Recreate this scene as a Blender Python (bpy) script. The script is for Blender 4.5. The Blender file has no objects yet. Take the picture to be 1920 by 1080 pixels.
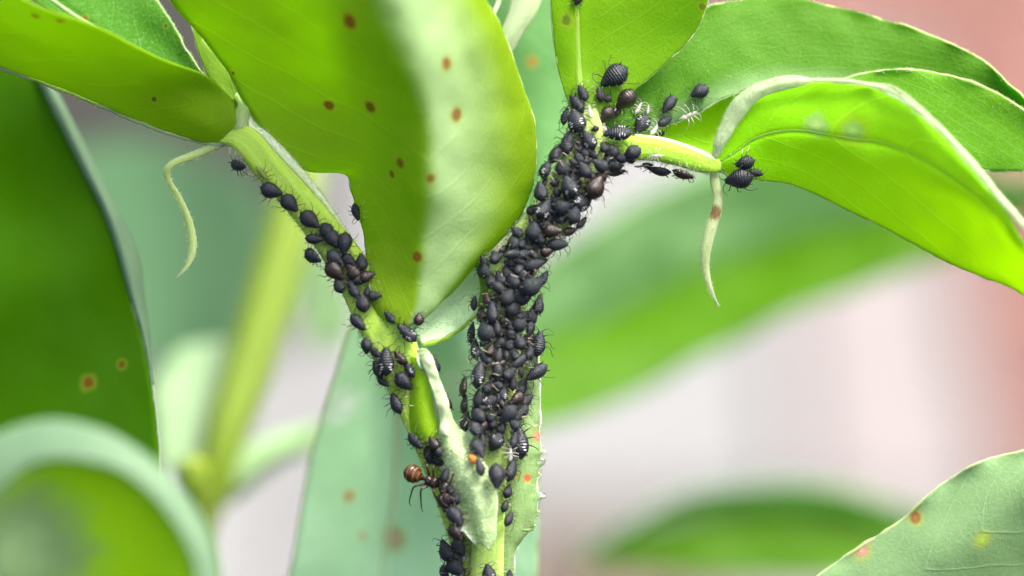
import bpy, math, random
import numpy as np
from mathutils import Vector, Matrix
from mathutils.bvhtree import BVHTree

random.seed(7)
rng = np.random.default_rng(7)
S = bpy.context.scene
COL = S.collection
S.unit_settings.system = 'METRIC'
S.unit_settings.scale_length = 0.01            # one unit is a centimetre

# ------------------------------------------------------------------ camera
PITCH = math.radians(30)
FOCUS = Vector((0, 0, 60)); DIST = 40.0
DIRV = Vector((0, math.cos(PITCH), -math.sin(PITCH)))
RIGHT = Vector((1, 0, 0)); UPV = Vector((0, math.sin(PITCH), math.cos(PITCH)))
CAMP = FOCUS - DIRV * DIST
cam = bpy.data.cameras.new('camera'); camo = bpy.data.objects.new('camera', cam); COL.objects.link(camo)
camo.location = CAMP; camo.rotation_euler = (math.pi / 2 - PITCH, 0, 0)
cam.sensor_width = 72; cam.lens = 300; cam.clip_start = 1; cam.clip_end = 60000
cam.dof.use_dof = True; cam.dof.focus_distance = DIST; cam.dof.aperture_fstop = 0.16
S.camera = camo

# ------------------------------------------------------------------ light
SUN_EL, SUN_AZ = math.radians(66), math.radians(84)      # sun beyond the plant, high, a little to one side
w = bpy.data.worlds.new('World'); S.world = w; w.use_nodes = True
wn = w.node_tree.nodes; bgn = wn['Background']
sky = wn.new('ShaderNodeTexSky'); sky.sky_type = 'NISHITA'; sky.sun_disc = False
sky.sun_elevation = SUN_EL; sky.sun_rotation = SUN_AZ; sky.dust_density = 8; sky.ozone_density = 0.0; sky.air_density = 0.7
w.node_tree.links.new(sky.outputs[0], bgn.inputs[0]); bgn.inputs[1].default_value = 0.15
sl = bpy.data.lights.new('sun', 'SUN'); so = bpy.data.objects.new('sun', sl); COL.objects.link(so)
sl.energy = 2.0; sl.angle = math.radians(14); sl.color = (1.0, 0.96, 0.88)
sd = Vector((math.sin(-SUN_AZ) * -1 * math.cos(SUN_EL), math.cos(SUN_AZ) * math.cos(SUN_EL), math.sin(SUN_EL)))
so.rotation_euler = sd.to_track_quat('Z', 'Y').to_euler()
S.view_settings.view_transform = 'Standard'; S.view_settings.look = 'None'
S.view_settings.exposure = 1.6; S.view_settings.gamma = 1
S.render.engine = 'CYCLES'
S.cycles.use_denoising = True
S.cycles.max_bounces = 8; S.cycles.transmission_bounces = 4; S.cycles.transparent_max_bounces = 6
S.cycles.caustics_reflective = False; S.cycles.caustics_refractive = False
S.cycles.sample_clamp_indirect = 6

def P(px, py, d=0.0):
    """a point of the place: seen at (px, py) of the 1920 x 1080 photograph, d cm beyond the plane of focus"""
    k = (DIST + d) / DIST
    return CAMP + DIRV * (DIST + d) + RIGHT * ((px - 960) / 200 * k) + UPV * ((540 - py) / 200 * k)

# ------------------------------------------------------------------ materials
def mat_new(name):
    m = bpy.data.materials.new(name); m.use_nodes = True
    nt = m.node_tree; nt.nodes.clear()
    out = nt.nodes.new('ShaderNodeOutputMaterial')
    return m, nt, out
def N(nt, t, **kw):
    n = nt.nodes.new(t)
    for k, v in kw.items():
        if hasattr(n, k): setattr(n, k, v)
    return n
def L(nt, a, b): nt.links.new(a, b)
def rgba(c): return (c[0], c[1], c[2], 1)
def noise(nt, vec, scale, detail=3, rough=.5):
    n = N(nt, 'ShaderNodeTexNoise'); n.inputs['Scale'].default_value = scale
    n.inputs['Detail'].default_value = detail; n.inputs['Roughness'].default_value = rough
    if vec is not None: L(nt, vec, n.inputs['Vector'])
    return n.outputs['Fac']
def math_(nt, op, a, b=None, c=None, clamp=False):
    n = N(nt, 'ShaderNodeMath'); n.operation = op; n.use_clamp = clamp
    for i, v in enumerate((a, b, c)):
        if v is None: continue
        if isinstance(v, (int, float)): n.inputs[i].default_value = v
        else: L(nt, v, n.inputs[i])
    return n.outputs[0]
def mixc(nt, f, a, b):
    n = N(nt, 'ShaderNodeMix'); n.data_type = 'RGBA'
    for s, v in ((n.inputs[0], f), (n.inputs[6], a), (n.inputs[7], b)):
        if isinstance(v, (int, float)): s.default_value = v
        elif isinstance(v, tuple): s.default_value = rgba(v)
        else: L(nt, v, s)
    return n.outputs[2]
def smooth(nt, v, lo, hi, a=0.0, b=1.0):
    n = N(nt, 'ShaderNodeMapRange'); n.interpolation_type = 'SMOOTHSTEP'
    L(nt, v, n.inputs[0])
    for i, x in zip((1, 2, 3, 4), (lo, hi, a, b)): n.inputs[i].default_value = x
    return n.outputs[0]

SPOT = {}
TINT = {'leaf_big': (1.428, 1.139, 0.055), 'leaf_drooping': (1.569, 2.032, 0.021), 'leaf_upper_right': (0.324, 0.552, 0.004), 'leaf_under_half': (2.128, 2.503, 0.011), 'leaf_between': (0.535, 0.779, 0.066), 'leaf_upright': (0.96, 0.923, 0.016),
        'leaf_folded': (1.943, 1.722, 0.017), 'leaf_back_blade': (0.371, 0.698, 0.052), 'leaf_shaded': (1.085, 1.508, 0.007), 'leaf_pale_lower': (1.074, 1.203, 1.314), 'leaf_pale_upper': (0.334, 0.509, 0.397), 'leaf_broad_skylit': (1.543, 1.309, 1.954),
        'leaf_broad_backlit': (0.742, 0.941, 0.007), 'leaf_corner': (0.417, 0.513, 0.443), 'leaf_lower_left': (2.063, 2.341, 0.099), 'margin_greyish': (0.334, 0.424, 0.374), 'pale_underside': (1.0, 1.0, 1.0), 'stipule_pale': (1.0, 1.0, 1.0),
        'stipule_right': (1.0, 1.0, 1.0), 'stipule_back': (1, 1.1, 1.1), 'stipule_pocket': (1.44, 1.275, 0.5), 'leaf_greygreen_blur': (0.359, 0.452, 0.42), 'leaf_pale_blur': (0.59, 0.664, 0.59), 'leaf_strip': (0.984, 0.902, 0.246)}
def leaf_mat(name, face=(.16, .30, .05), back=None, trans=(.42, .72, .02), tw=.55, rough=.5, spec=.2, spots=(), veins=7, vein_amt=.35,
             fuzz=.25, mottle=.25, mid=.5, sheen=0.0, bump=.3, bloom=None):
    """a leaf blade: reflecting colour on either face, light let through, side veins fanning off the midrib, fuzz, own spots"""
    m, nt, out = mat_new(name)
    face = tuple(min(.78, x * k) for x, k in zip(face, TINT.get(name, (1, 1, 1)))); trans = tuple(min(.85, x * k) for x, k in zip(trans, TINT.get(name, (1, 1, 1))))
    geo = N(nt, 'ShaderNodeNewGeometry'); uvn = N(nt, 'ShaderNodeUVMap')
    pos = geo.outputs['Position']
    sep = N(nt, 'ShaderNodeSeparateXYZ'); L(nt, uvn.outputs[0], sep.inputs[0]); u, v = sep.outputs[0], sep.outputs[1]
    au = math_(nt, 'ABSOLUTE', math_(nt, 'SUBTRACT', u, mid))
    wob = noise(nt, pos, 1.6, 2)
    ph = math_(nt, 'ADD', math_(nt, 'MULTIPLY', math_(nt, 'SUBTRACT', v, math_(nt, 'MULTIPLY', math_(nt, 'POWER', au, 1.3), .9)), float(veins)), math_(nt, 'MULTIPLY', wob, .4))
    fr = math_(nt, 'ABSOLUTE', math_(nt, 'SUBTRACT', math_(nt, 'FRACT', ph), .5))
    vein = smooth(nt, fr, .0, .05, 1, 0)
    vor = N(nt, 'ShaderNodeTexVoronoi'); vor.feature = 'DISTANCE_TO_EDGE'; vor.inputs['Scale'].default_value = 5.0; L(nt, pos, vor.inputs['Vector'])
    net = smooth(nt, vor.outputs['Distance'], 0, .05, 1, 0)
    vein2 = math_(nt, 'MAXIMUM', vein, math_(nt, 'MULTIPLY', net, .26))
    big = noise(nt, pos, .9, 3); fine = noise(nt, pos, 26, 4, .7)
    mott = smooth(nt, math_(nt, 'ADD', math_(nt, 'MULTIPLY', big, .7), math_(nt, 'MULTIPLY', fine, .3)), .35, .65)
    bk = back or face
    fc = mixc(nt, geo.outputs['Backfacing'], face, bk)
    dark = mixc(nt, 1.0, (0, 0, 0), (0, 0, 0))
    fc = mixc(nt, math_(nt, 'MULTIPLY', mott, mottle), fc, tuple(min(1, c * 1.5 + .03) for c in face))
    tc = mixc(nt, math_(nt, 'MULTIPLY', mott, mottle * .8), trans, tuple(c * .74 for c in trans))
    tc = mixc(nt, math_(nt, 'MULTIPLY', vein2, vein_amt), tc, (min(1, trans[0] * 1.35 + .05), min(1, trans[1] * 1.15), trans[2] + .12))
    fc = mixc(nt, math_(nt, 'MULTIPLY', vein2, vein_amt * .8), fc, tuple(min(1, c * 1.5 + .06) for c in face))
    fz = smooth(nt, noise(nt, pos, 60, 2, .8), .5, .75)
    fc = mixc(nt, math_(nt, 'MULTIPLY', fz, fuzz), fc, (.54, .72, .40))
    if bloom:  # pale band across the blade: painted sky sheen on one leaf, fuzz on another
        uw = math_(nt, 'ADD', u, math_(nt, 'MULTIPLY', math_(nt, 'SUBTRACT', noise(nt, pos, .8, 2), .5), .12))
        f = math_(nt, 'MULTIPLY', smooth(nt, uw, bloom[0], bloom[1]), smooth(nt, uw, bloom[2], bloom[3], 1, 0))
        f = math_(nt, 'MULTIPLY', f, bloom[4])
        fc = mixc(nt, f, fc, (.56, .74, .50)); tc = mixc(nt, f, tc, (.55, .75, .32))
    for (p, r, c) in spots:
        vm = N(nt, 'ShaderNodeVectorMath'); vm.operation = 'DISTANCE'; L(nt, pos, vm.inputs[0]); SPOT.setdefault(m.name, []).append((vm, p))
        d = math_(nt, 'ADD', vm.outputs['Value'], math_(nt, 'MULTIPLY', math_(nt, 'SUBTRACT', noise(nt, pos, 9, 2), .5), r * .9))
        f = smooth(nt, d, r * .5, r * 1.15, .85, 0)
        halo = smooth(nt, d, r * .9, r * 1.9, .35 if r < .12 else 0, 0)
        fc = mixc(nt, halo, fc, (.42, .46, .05)); tc = mixc(nt, halo, tc, (.62, .62, .02))
        ring = smooth(nt, d, 0, r * .55, .5, 0)
        c2 = mixc(nt, ring, c, tuple(min(1, x * 1.8 + .08) for x in c))
        fc = mixc(nt, f, fc, c2); tc = mixc(nt, f, tc, c)
    pb = N(nt, 'ShaderNodeBsdfPrincipled'); L(nt, fc, pb.inputs['Base Color']); pb.inputs['Roughness'].default_value = rough
    pb.inputs['Specular IOR Level'].default_value = spec
    pb.inputs['Sheen Weight'].default_value = sheen; pb.inputs['Sheen Roughness'].default_value = .45
    tb = N(nt, 'ShaderNodeBsdfTranslucent'); L(nt, tc, tb.inputs[0])
    bm = N(nt, 'ShaderNodeBump'); bm.inputs['Strength'].default_value = bump; bm.inputs['Distance'].default_value = .03
    hh = math_(nt, 'ADD', math_(nt, 'MULTIPLY', vein2, .35), math_(nt, 'MULTIPLY', fine, .8)); L(nt, hh, bm.inputs['Height'])
    L(nt, bm.outputs[0], pb.inputs['Normal']); L(nt, bm.outputs[0], tb.inputs['Normal'])
    mx = N(nt, 'ShaderNodeMixShader'); mx.inputs[0].default_value = tw; L(nt, pb.outputs[0], mx.inputs[1]); L(nt, tb.outputs[0], mx.inputs[2])
    L(nt, mx.outputs[0], out.inputs[0])
    return m

def stem_mat(name, face=(.30, .42, .06), trans=(.6, .8, .03), tw=.0, fuzz=.5, streak=.35, spots=(), sss=.18):
    """fleshy stem: lengthwise streaks, white fuzz that sits on the ridges and the upward side of the hairs"""
    m, nt, out = mat_new(name)
    geo = N(nt, 'ShaderNodeNewGeometry'); uvn = N(nt, 'ShaderNodeUVMap'); pos = geo.outputs['Position']
    mp = N(nt, 'ShaderNodeMapping'); mp.inputs['Scale'].default_value = (22, 1.0, 1); L(nt, uvn.outputs[0], mp.inputs[0])
    st = noise(nt, mp.outputs[0], 1.0, 3, .6); fine = noise(nt, pos, 45, 3, .7); fz = smooth(nt, fine, .52, .72)
    c = mixc(nt, math_(nt, 'MULTIPLY', smooth(nt, st, .4, .7), streak), face, tuple(min(1, x * 1.45 + .05) for x in face))
    c = mixc(nt, math_(nt, 'MULTIPLY', fz, fuzz * .6), c, (.76, .84, .52))
    tc = mixc(nt, math_(nt, 'MULTIPLY', smooth(nt, st, .4, .7), streak), trans, tuple(x * .7 for x in trans))
    for (p, r, cc) in spots:
        vm = N(nt, 'ShaderNodeVectorMath'); vm.operation = 'DISTANCE'; L(nt, pos, vm.inputs[0]); vm.inputs[1].default_value = p
        f = smooth(nt, vm.outputs['Value'], r * .5, r * 1.1, .9, 0)
        c = mixc(nt, f, c, cc); tc = mixc(nt, f, tc, tuple(x * .6 for x in cc))
    pb = N(nt, 'ShaderNodeBsdfPrincipled'); L(nt, c, pb.inputs['Base Color']); pb.inputs['Roughness'].default_value = .5
    pb.inputs['Sheen Weight'].default_value = .15; pb.inputs['Sheen Roughness'].default_value = .35; pb.inputs['Specular IOR Level'].default_value = .25
    pb.inputs['Subsurface Weight'].default_value = 1.0; pb.inputs['Subsurface Radius'].default_value = (1.0, 1.0, .35); pb.inputs['Subsurface Scale'].default_value = sss; pb.subsurface_method = 'RANDOM_WALK'
    tb = N(nt, 'ShaderNodeBsdfTranslucent'); L(nt, tc, tb.inputs[0])
    bm = N(nt, 'ShaderNodeBump'); bm.inputs['Strength'].default_value = .5; bm.inputs['Distance'].default_value = .03
    L(nt, math_(nt, 'ADD', math_(nt, 'MULTIPLY', st, .8), math_(nt, 'MULTIPLY', fine, .6)), bm.inputs['Height']); L(nt, bm.outputs[0], pb.inputs['Normal'])
    mx = N(nt, 'ShaderNodeMixShader'); mx.inputs[0].default_value = tw; L(nt, pb.outputs[0], mx.inputs[1]); L(nt, tb.outputs[0], mx.inputs[2])
    L(nt, mx.outputs[0], out.inputs[0])
    return m

def bug_mat(name, col, col2, rough=.35, spec=.5, coat=.0, tw=0.0, var=.5, bump=.35, sc=9):
    m, nt, out = mat_new(name)
    tcn = N(nt, 'ShaderNodeTexCoord'); oi = N(nt, 'ShaderNodeObjectInfo'); o = tcn.outputs['Object']
    ad = N(nt, 'ShaderNodeVectorMath'); ad.operation = 'ADD'; L(nt, o, ad.inputs[0])
    cb = N(nt, 'ShaderNodeCombineXYZ'); L(nt, math_(nt, 'MULTIPLY', oi.outputs['Random'], 37.0), cb.inputs[0]); L(nt, cb.outputs[0], ad.inputs[1])
    nz = noise(nt, ad.outputs[0], sc, 3)
    f = math_(nt, 'ADD', math_(nt, 'MULTIPLY', smooth(nt, nz, .35, .7), .5), math_(nt, 'MULTIPLY', oi.outputs['Random'], var), clamp=True)
    pb = N(nt, 'ShaderNodeBsdfPrincipled'); L(nt, mixc(nt, f, col, col2), pb.inputs['Base Color'])
    L(nt, smooth(nt, nz, .3, .7, rough * .8, min(1, rough * 1.5)), pb.inputs['Roughness']); pb.inputs['Specular IOR Level'].default_value = spec
    pb.inputs['Coat Weight'].default_value = coat; pb.inputs['Coat Roughness'].default_value = .2
    sp = N(nt, 'ShaderNodeSeparateXYZ'); L(nt, o, sp.inputs[0])
    seg = math_(nt, 'SINE', math_(nt, 'MULTIPLY', sp.outputs[0], 75.0))
    bm = N(nt, 'ShaderNodeBump'); bm.inputs['Strength'].default_value = bump; bm.inputs['Distance'].default_value = .02
    L(nt, math_(nt, 'ADD', math_(nt, 'MULTIPLY', seg, .22), math_(nt, 'MULTIPLY', noise(nt, ad.outputs[0], 16, 3), 1.1)), bm.inputs['Height']); L(nt, bm.outputs[0], pb.inputs['Normal'])
    if tw > 0:
        tb = N(nt, 'ShaderNodeBsdfTranslucent'); tb.inputs[0].default_value = rgba(col2)
        mx = N(nt, 'ShaderNodeMixShader'); mx.inputs[0].default_value = tw; L(nt, pb.outputs[0], mx.inputs[1]); L(nt, tb.outputs[0], mx.inputs[2]); L(nt, mx.outputs[0], out.inputs[0])
    else: L(nt, pb.outputs[0], out.inputs[0])
    return m

def rough_mat(name, a, b, scale=.4, rough=.9, fine=6.0):
    m, nt, out = mat_new(name)
    geo = N(nt, 'ShaderNodeNewGeometry'); pos = geo.outputs['Position']; oi = N(nt, 'ShaderNodeObjectInfo')
    f = math_(nt, 'ADD', math_(nt, 'MULTIPLY', smooth(nt, noise(nt, pos, scale, 4), .3, .7), .75), math_(nt, 'MULTIPLY', noise(nt, pos, fine, 3), .25))
    f = math_(nt, 'ADD', math_(nt, 'MULTIPLY', f, .7), math_(nt, 'MULTIPLY', oi.outputs['Random'], .3))
    pb = N(nt, 'ShaderNodeBsdfPrincipled'); L(nt, mixc(nt, f, a, b), pb.inputs['Base Color']); pb.inputs['Roughness'].default_value = rough
    bm = N(nt, 'ShaderNodeBump'); bm.inputs['Strength'].default_value = .4; bm.inputs['Distance'].default_value = .3; L(nt, noise(nt, pos, fine, 4), bm.inputs['Height']); L(nt, bm.outputs[0], pb.inputs['Normal'])
    L(nt, pb.outputs[0], out.inputs[0])
    return m

# ------------------------------------------------------------------ building helpers
def tag(o, label=None, cat=None, group=None, kind=None):
    if label: o['label'] = label
    if cat: o['category'] = cat
    if group: o['group'] = group
    if kind: o['kind'] = kind
    return o
def empty(name, loc):
    o = bpy.data.objects.new(name, None); COL.objects.link(o); o.location = loc; o.empty_display_size = .2
    return o
def base_of(p):
    v = Vector((0, 0, 0))
    while p is not None: v = v + p.location; p = p.parent
    return v
def mesh_obj(name, verts, faces, mat, parent=None, uvs=None, smoothf=True, mats=None, fmat=None):
    b = base_of(parent)
    me = bpy.data.meshes.new(name)
    me.from_pydata([(v[0] - b.x, v[1] - b.y, v[2] - b.z) for v in verts], [], faces)
    for m in (mats or [mat]): me.materials.append(m)
    if fmat is not None: me.polygons.foreach_set('material_index', fmat)
    if uvs is not None:
        ul = me.uv_layers.new(name='UVMap'); li = np.empty(len(me.loops), dtype=np.int32); me.loops.foreach_get('vertex_index', li)
        ul.data.foreach_set('uv', np.asarray(uvs, dtype=np.float32)[li].ravel())
    if smoothf: me.polygons.foreach_set('use_smooth', [True] * len(me.polygons))
    me.update()
    o = bpy.data.objects.new(name, me); COL.objects.link(o); o.parent = parent
    return o

def cr(ctrl, n):
    """Catmull-Rom through ctrl (k, dims) at n samples (uniform in index)"""
    c = np.asarray(ctrl, float); k = len(c)
    if k == 2:
        t = np.linspace(0, 1, n).reshape(-1, *([1] * (c.ndim - 1))); return c[0] * (1 - t) + c[1] * t
    e = np.concatenate([2 * c[:1] - c[1:2], c, 2 * c[-1:] - c[-2:-1]])
    t = np.linspace(0, k - 1, n); i = np.minimum(t.astype(int), k - 2); f = (t - i)
    f = f.reshape(-1, *([1] * (c.ndim - 1)))
    p0, p1, p2, p3 = e[i], e[i + 1], e[i + 2], e[i + 3]
    return .5 * (2 * p1 + (p2 - p0) * f + (2 * p0 - 5 * p1 + 4 * p2 - p3) * f ** 2 + (3 * p1 - p0 - 3 * p2 + p3) * f ** 3)

SURF = {}                                          # surfaces the insects can stand on
def add_surf(key, verts, faces): SURF[key] = ([Vector(v) for v in verts], faces)

def vnoise(p, s, seed=0):
    from mathutils import noise as mn
    return mn.noise(Vector(p) * s + Vector((seed * 3.1, seed * 1.7, 0)))

def tube_mesh(pts, rad, sides=10, square=0.0, ribs=0, flat=1.0, cap=True, lump=0.0, seed=0):
    pts = [Vector(p) for p in pts]; n = len(pts); V = []; F = []; UV = []
    T = [(pts[min(i + 1, n - 1)] - pts[max(i - 1, 0)]).normalized() for i in range(n)]
    ref = -DIRV; side = T[0].cross(ref).normalized()
    for i in range(n):
        side = (side - T[i] * side.dot(T[i])).normalized(); up = T[i].cross(side)
        for j in range(sides):
            a = 2 * math.pi * j / sides
            k = 1 + square * (abs(math.cos(2 * a)) ** 2 * -.5 + .35 * abs(math.sin(2 * a)) ** 6)
            if ribs: k += ribs * .01 * math.cos(9 * a)
            q = pts[i] + (side * math.cos(a) + up * math.sin(a) * flat) * rad[i] * k
            if lump: q += (q - pts[i]) * lump * vnoise(q, 1.6, seed)
            V.append(q); UV.append((j / sides, i / max(1, n - 1) * 6))
    for i in range(n - 1):
        for j in range(sides):
            a, b = i * sides + j, i * sides + (j + 1) % sides
            F.append((a, b, b + sides, a + sides))
    if cap:
        F.append(tuple(range(sides))[::-1]); F.append(tuple((n - 1) * sides + j for j in range(sides)))
    return V, F, UV

def tube(name, ctrl, mat, parent, n=60, sides=14, surf=None, world=False, **kw):
    """ctrl: (px, py, depth, radius in photo pixels)"""
    c = np.array([(*((Vector(q[:3])) if world else P(q[0], q[1], q[2])), q[3] / 200) for q in ctrl])
    s = cr(c, n)
    V, F, UV = tube_mesh([Vector(x[:3]) for x in s], [max(.002, x[3]) for x in s], sides, **kw)
    if surf: add_surf(surf, V, F)
    return mesh_obj(name, V, F, mat, parent, UV)

def patch_pts(rows, nv, nu):
    g = np.array([[list(P(*(q if len(q) == 3 else (q[0], q[1], 0)))) for q in r] for r in rows])
    g = cr(g, nv)                                   # along
    return np.transpose(cr(np.transpose(g, (1, 0, 2)), nu), (1, 0, 2))

def blade(name, rows, mat, parent, nv=70, nu=36, th=.022, wave=.02, wsc=1.4, seed=0, surf=None, margin=None, msides='lr', mr=.016,
          midrib=None, ribmat=None, ribr=.03, bulge=0.0, serr=(), ruffle=0.0):
    """a leaf blade, thick, from cross rows of points; margin = a thin pale rim, midrib = a raised rib along one column"""
    g = patch_pts(rows, nv, nu)
    du = np.gradient(g, axis=1); dv = np.gradient(g, axis=0); nr = np.cross(du, dv); nr /= (np.linalg.norm(nr, axis=2, keepdims=True) + 1e-9)
    if nr.reshape(-1, 3).mean(0) @ np.array(DIRV) > 0: nr = -nr     # towards the viewer's side
    ub = np.linspace(0, 1, nu)
    for i in range(nv):
        for j in range(nu):
            h = wave * vnoise(g[i, j], wsc, seed) + .3 * wave * vnoise(g[i, j], wsc * 3.1, seed + 5) + bulge * math.sin(math.pi * ub[j])
            h += ruffle * (abs(ub[j] - .5) * 2) ** 6 * vnoise(g[i, j], 3.2, seed + 9)
            if midrib is not None: h -= .014 * math.exp(-((ub[j] - midrib) / .025) ** 2)
            g[i, j] += nr[i, j] * h
    for (v0, amp, sidek, wv) in serr:                 # teeth drawn out of the edge itself
        for i in range(nv):
            q = max(0, 1 - abs(i / (nv - 1) - v0) / wv) ** 1.3
            if q <= 0: continue
            for j in range(nu):
                uu = ub[j] if sidek == 'r' else 1 - ub[j]
                e = (g[i, -1] - g[i, -3]) if sidek == 'r' else (g[i, 0] - g[i, 2]); e = e / (np.linalg.norm(e) + 1e-9)
                g[i, j] += e * amp / 200 * q * uu ** 14
    top = g + nr * th / 2; bot = g - nr * th / 2; M = nv * nu
    V = np.vstack([top.reshape(-1, 3), bot.reshape(-1, 3)]); uv = [(ub[j], i / (nv - 1)) for i in range(nv) for j in range(nu)] * 2
    F = []
    a0, b0 = Vector(top[0, 0]), None
    fl = np.cross(top[0, 1] - top[0, 0], top[1, 0] - top[0, 0]) @ nr[0, 0] < 0
    def quad(a, b, c, d, f): F.append((d, c, b, a) if f else (a, b, c, d))
    for i in range(nv - 1):
        for j in range(nu - 1):
            a = i * nu + j
            quad(a, a + 1, a + nu + 1, a + nu, fl); quad(M + a, M + a + 1, M + a + nu + 1, M + a + nu, not fl)
    for i in range(nv - 1):
        for j, f in ((0, fl), (nu - 1, not fl)):
            a = i * nu + j; quad(a, a + nu, M + a + nu, M + a, f)
    for j in range(nu - 1):
        for i, f in ((0, not fl), (nv - 1, fl)):
            a = i * nu + j; quad(a, a + 1, M + a + 1, M + a, f)
    V = [tuple(x) for x in V]
    o = mesh_obj(name, V, F, mat, parent, uv)
    if SPOT.get(mat.name):                            # the blade's own spots are put where they lie on it
        bvt = BVHTree.FromPolygons([Vector(q) for q in V], F)
        for vm, (sx, sy, sdep) in SPOT.pop(mat.name):
            r = (P(sx, sy) - CAMP).normalized(); hit = bvt.ray_cast(CAMP, r)
            vm.inputs[1].default_value = hit[0] if hit[0] is not None else P(sx, sy, sdep)
    if surf: add_surf(surf, V, F)
    sub = parent if (parent is not None and parent.parent is not None) else o
    def line(pts, r, nm, m, taper=True, sd=6, off=0.0):
        pts = [Vector(p) for p in pts]; n = len(pts)
        rr = [r * ((1 - .75 * i / (n - 1)) if taper else (1 + .35 * vnoise(pts[i], 9, 3))) for i in range(n)]
        VV, FF, UU = tube_mesh(pts, rr, sd)
        return mesh_obj(nm, VV, FF, m, o, UU)
    if margin:
        for s in msides:
            e = {'l': g[:, 0], 'r': g[:, -1], 'b': g[0], 't': g[-1]}[s]
            e = cr(e, 160); e = [Vector(p) + Vector((vnoise(p, 8, 1), vnoise(p, 8, 2), vnoise(p, 8, 4))) * .012 for p in e]
            line(e, mr * .75, 'margin', margin, taper=False)
    if midrib is not None and ribmat:
        j = int(midrib * (nu - 1)); line(list(g[:, j] + nr[:, j] * .012), ribr, 'midrib', ribmat, sd=8)
    return o, g, nr

LM = leaf_mat
g_stem = stem_mat('stem_green', face=(.29, .44, .10))
g_branch = stem_mat('branch_green', face=(.34, .54, .06), tw=0, fuzz=.3)
g_tendril = stem_mat('tendril_green', face=(.34, .48, .2), trans=(.5, .7, .2), tw=.35, fuzz=.6)
g_rim = stem_mat('pale_rim', face=(.48, .64, .28), trans=(.75, .9, .45), sss=.05, tw=.3, fuzz=.6)
g_rimsoft = stem_mat('pale_rim_soft', face=(.38, .55, .28), trans=(.6, .8, .35), tw=.45, fuzz=.4)
g_edge = stem_mat('white_edge', face=(.72, .80, .64), trans=(.8, .9, .6), sss=.04, tw=.2, fuzz=.5)
g_white = LM('pale_underside', face=(.50, .62, .38), trans=(.8, .85, .7), tw=.45, fuzz=.7, vein_amt=.1, rough=.6, sheen=.3)
g_rib = stem_mat('rib_green', face=(.3, .5, .08), trans=(.6, .85, .08), tw=.5, fuzz=.2)
BR = (.30, .10, .012); BR2 = (.22, .10, .008); PK = (.5, .16, .10)

# ------------------------------------------------------------------ the setting: ground, paving
def G(px, py, z=0.0):
    d = (P(px, py) - CAMP); t = (z - CAMP.z) / d.z
    return CAMP + d * t
soil_m = rough_mat('soil_and_moss', (0.0071, 0.0086, 0.0055), (0.0125, 0.0125, 0.0094), .06, .95, 1.2)
v = [(-30000, -30000, 0), (30000, -30000, 0), (30000, 30000, 0), (-30000, 30000, 0)]
tag(mesh_obj('ground', v, [(0, 1, 2, 3)], soil_m, None, smoothf=False), kind='structure')
def slab_mesh(name, x0, y0, x1, y1, z0, z1, mat, parent, bev=.4):
    V = [(x0, y0, z0), (x1, y0, z0), (x1, y1, z0), (x0, y1, z0), (x0, y0, z1 - bev), (x1, y0, z1 - bev), (x1, y1, z1 - bev), (x0, y1, z1 - bev),
         (x0 + bev, y0 + bev, z1), (x1 - bev, y0 + bev, z1), (x1 - bev, y1 - bev, z1), (x0 + bev, y1 - bev, z1)]
    F = [(0, 1, 5, 4), (1, 2, 6, 5), (2, 3, 7, 6), (3, 0, 4, 7), (4, 5, 9, 8), (5, 6, 10, 9), (6, 7, 11, 10), (7, 4, 8, 11), (8, 9, 10, 11), (3, 2, 1, 0)]
    return mesh_obj(name, V, F, mat, parent, smoothf=False)
pave_m = rough_mat('pale_paving', (0.1308, 0.1374, 0.1389), (0.1552, 0.1636, 0.1658), .05, .85, 2.0)
pave_blush = rough_mat('blush_paving', (0.1465, 0.1359, 0.1370), (0.1738, 0.1618, 0.1634), .05, .85, 2.0)
pave_pink = rough_mat('pinkish_paving', (0.1269, 0.1197, 0.1147), (0.1457, 0.1390, 0.1356), .05, .85, 2.0)
pave_dark = rough_mat('taupe_paving', (0.0614, 0.0456, 0.0339), (0.0793, 0.0590, 0.0446), .05, .85, 2.0)
brick_m = rough_mat('salmon_brick', (0.1264, 0.0533, 0.0423), (0.1520, 0.0732, 0.0600), .2, .85, 3.0)
paving = empty('paving', (0, 100, 0)); tag(paving, kind='structure')
for (x0, y0, x1, y1, m) in [(-7, 86.5, 9.4, 120.4, pave_m), (9.8, 86.5, 16.6, 120.4, pave_blush), (-13, 62, -7.4, 99, pave_m), (-7, 62, -.6, 86, pave_m), (-.2, 62, 6.6, 86, pave_dark), (7, 62, 16.6, 86, pave_pink),
                            (-7, 121, 6.5, 150, pave_pink), (-7, 30, 16.6, 61.6, pave_m), (-36, 62, -13.4, 88, pave_m), (-36, 30, -7.4, 61.6, pave_m), (-7, 150.5, 6.5, 180, pave_m)]:
    slab_mesh('paving_slab', x0, y0, x1, y1, -1.5, 1.6 + random.uniform(-.1, .1), m, paving)
bricks = empty('brick_path', (24, 100, 0)); tag(bricks, kind='structure')
for i in range(16):
    for j in range(3):
        x0 = 17 + j * 10.8; y0 = 10 + i * 6.9 + (j % 2) * 3
        slab_mesh('brick', x0, y0, x0 + 10.4, y0 + 6.5, -1.5, 1.9 + random.uniform(-.2, .2), brick_m, bricks, .3)
for i in range(5):
    for j in range(6):
        x0 = 7 + j * 10.8 + (i % 2) * 4; y0 = 121 + i * 6.9
        slab_mesh('brick', x0, y0, x0 + 10.4, y0 + 6.5, -1.5, 1.9 + random.uniform(-.2, .2), brick_m, bricks, .3)

# ------------------------------------------------------------------ the bean plant in focus
base = P(905, 1110, .1); foot = Vector((base.x - .5, base.y - 1.5, 0))
plant = empty('bean_plant', foot)
tag(plant, 'young broad bean plant in sharp focus, its forked stem crusted with black aphids', 'plant')
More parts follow.
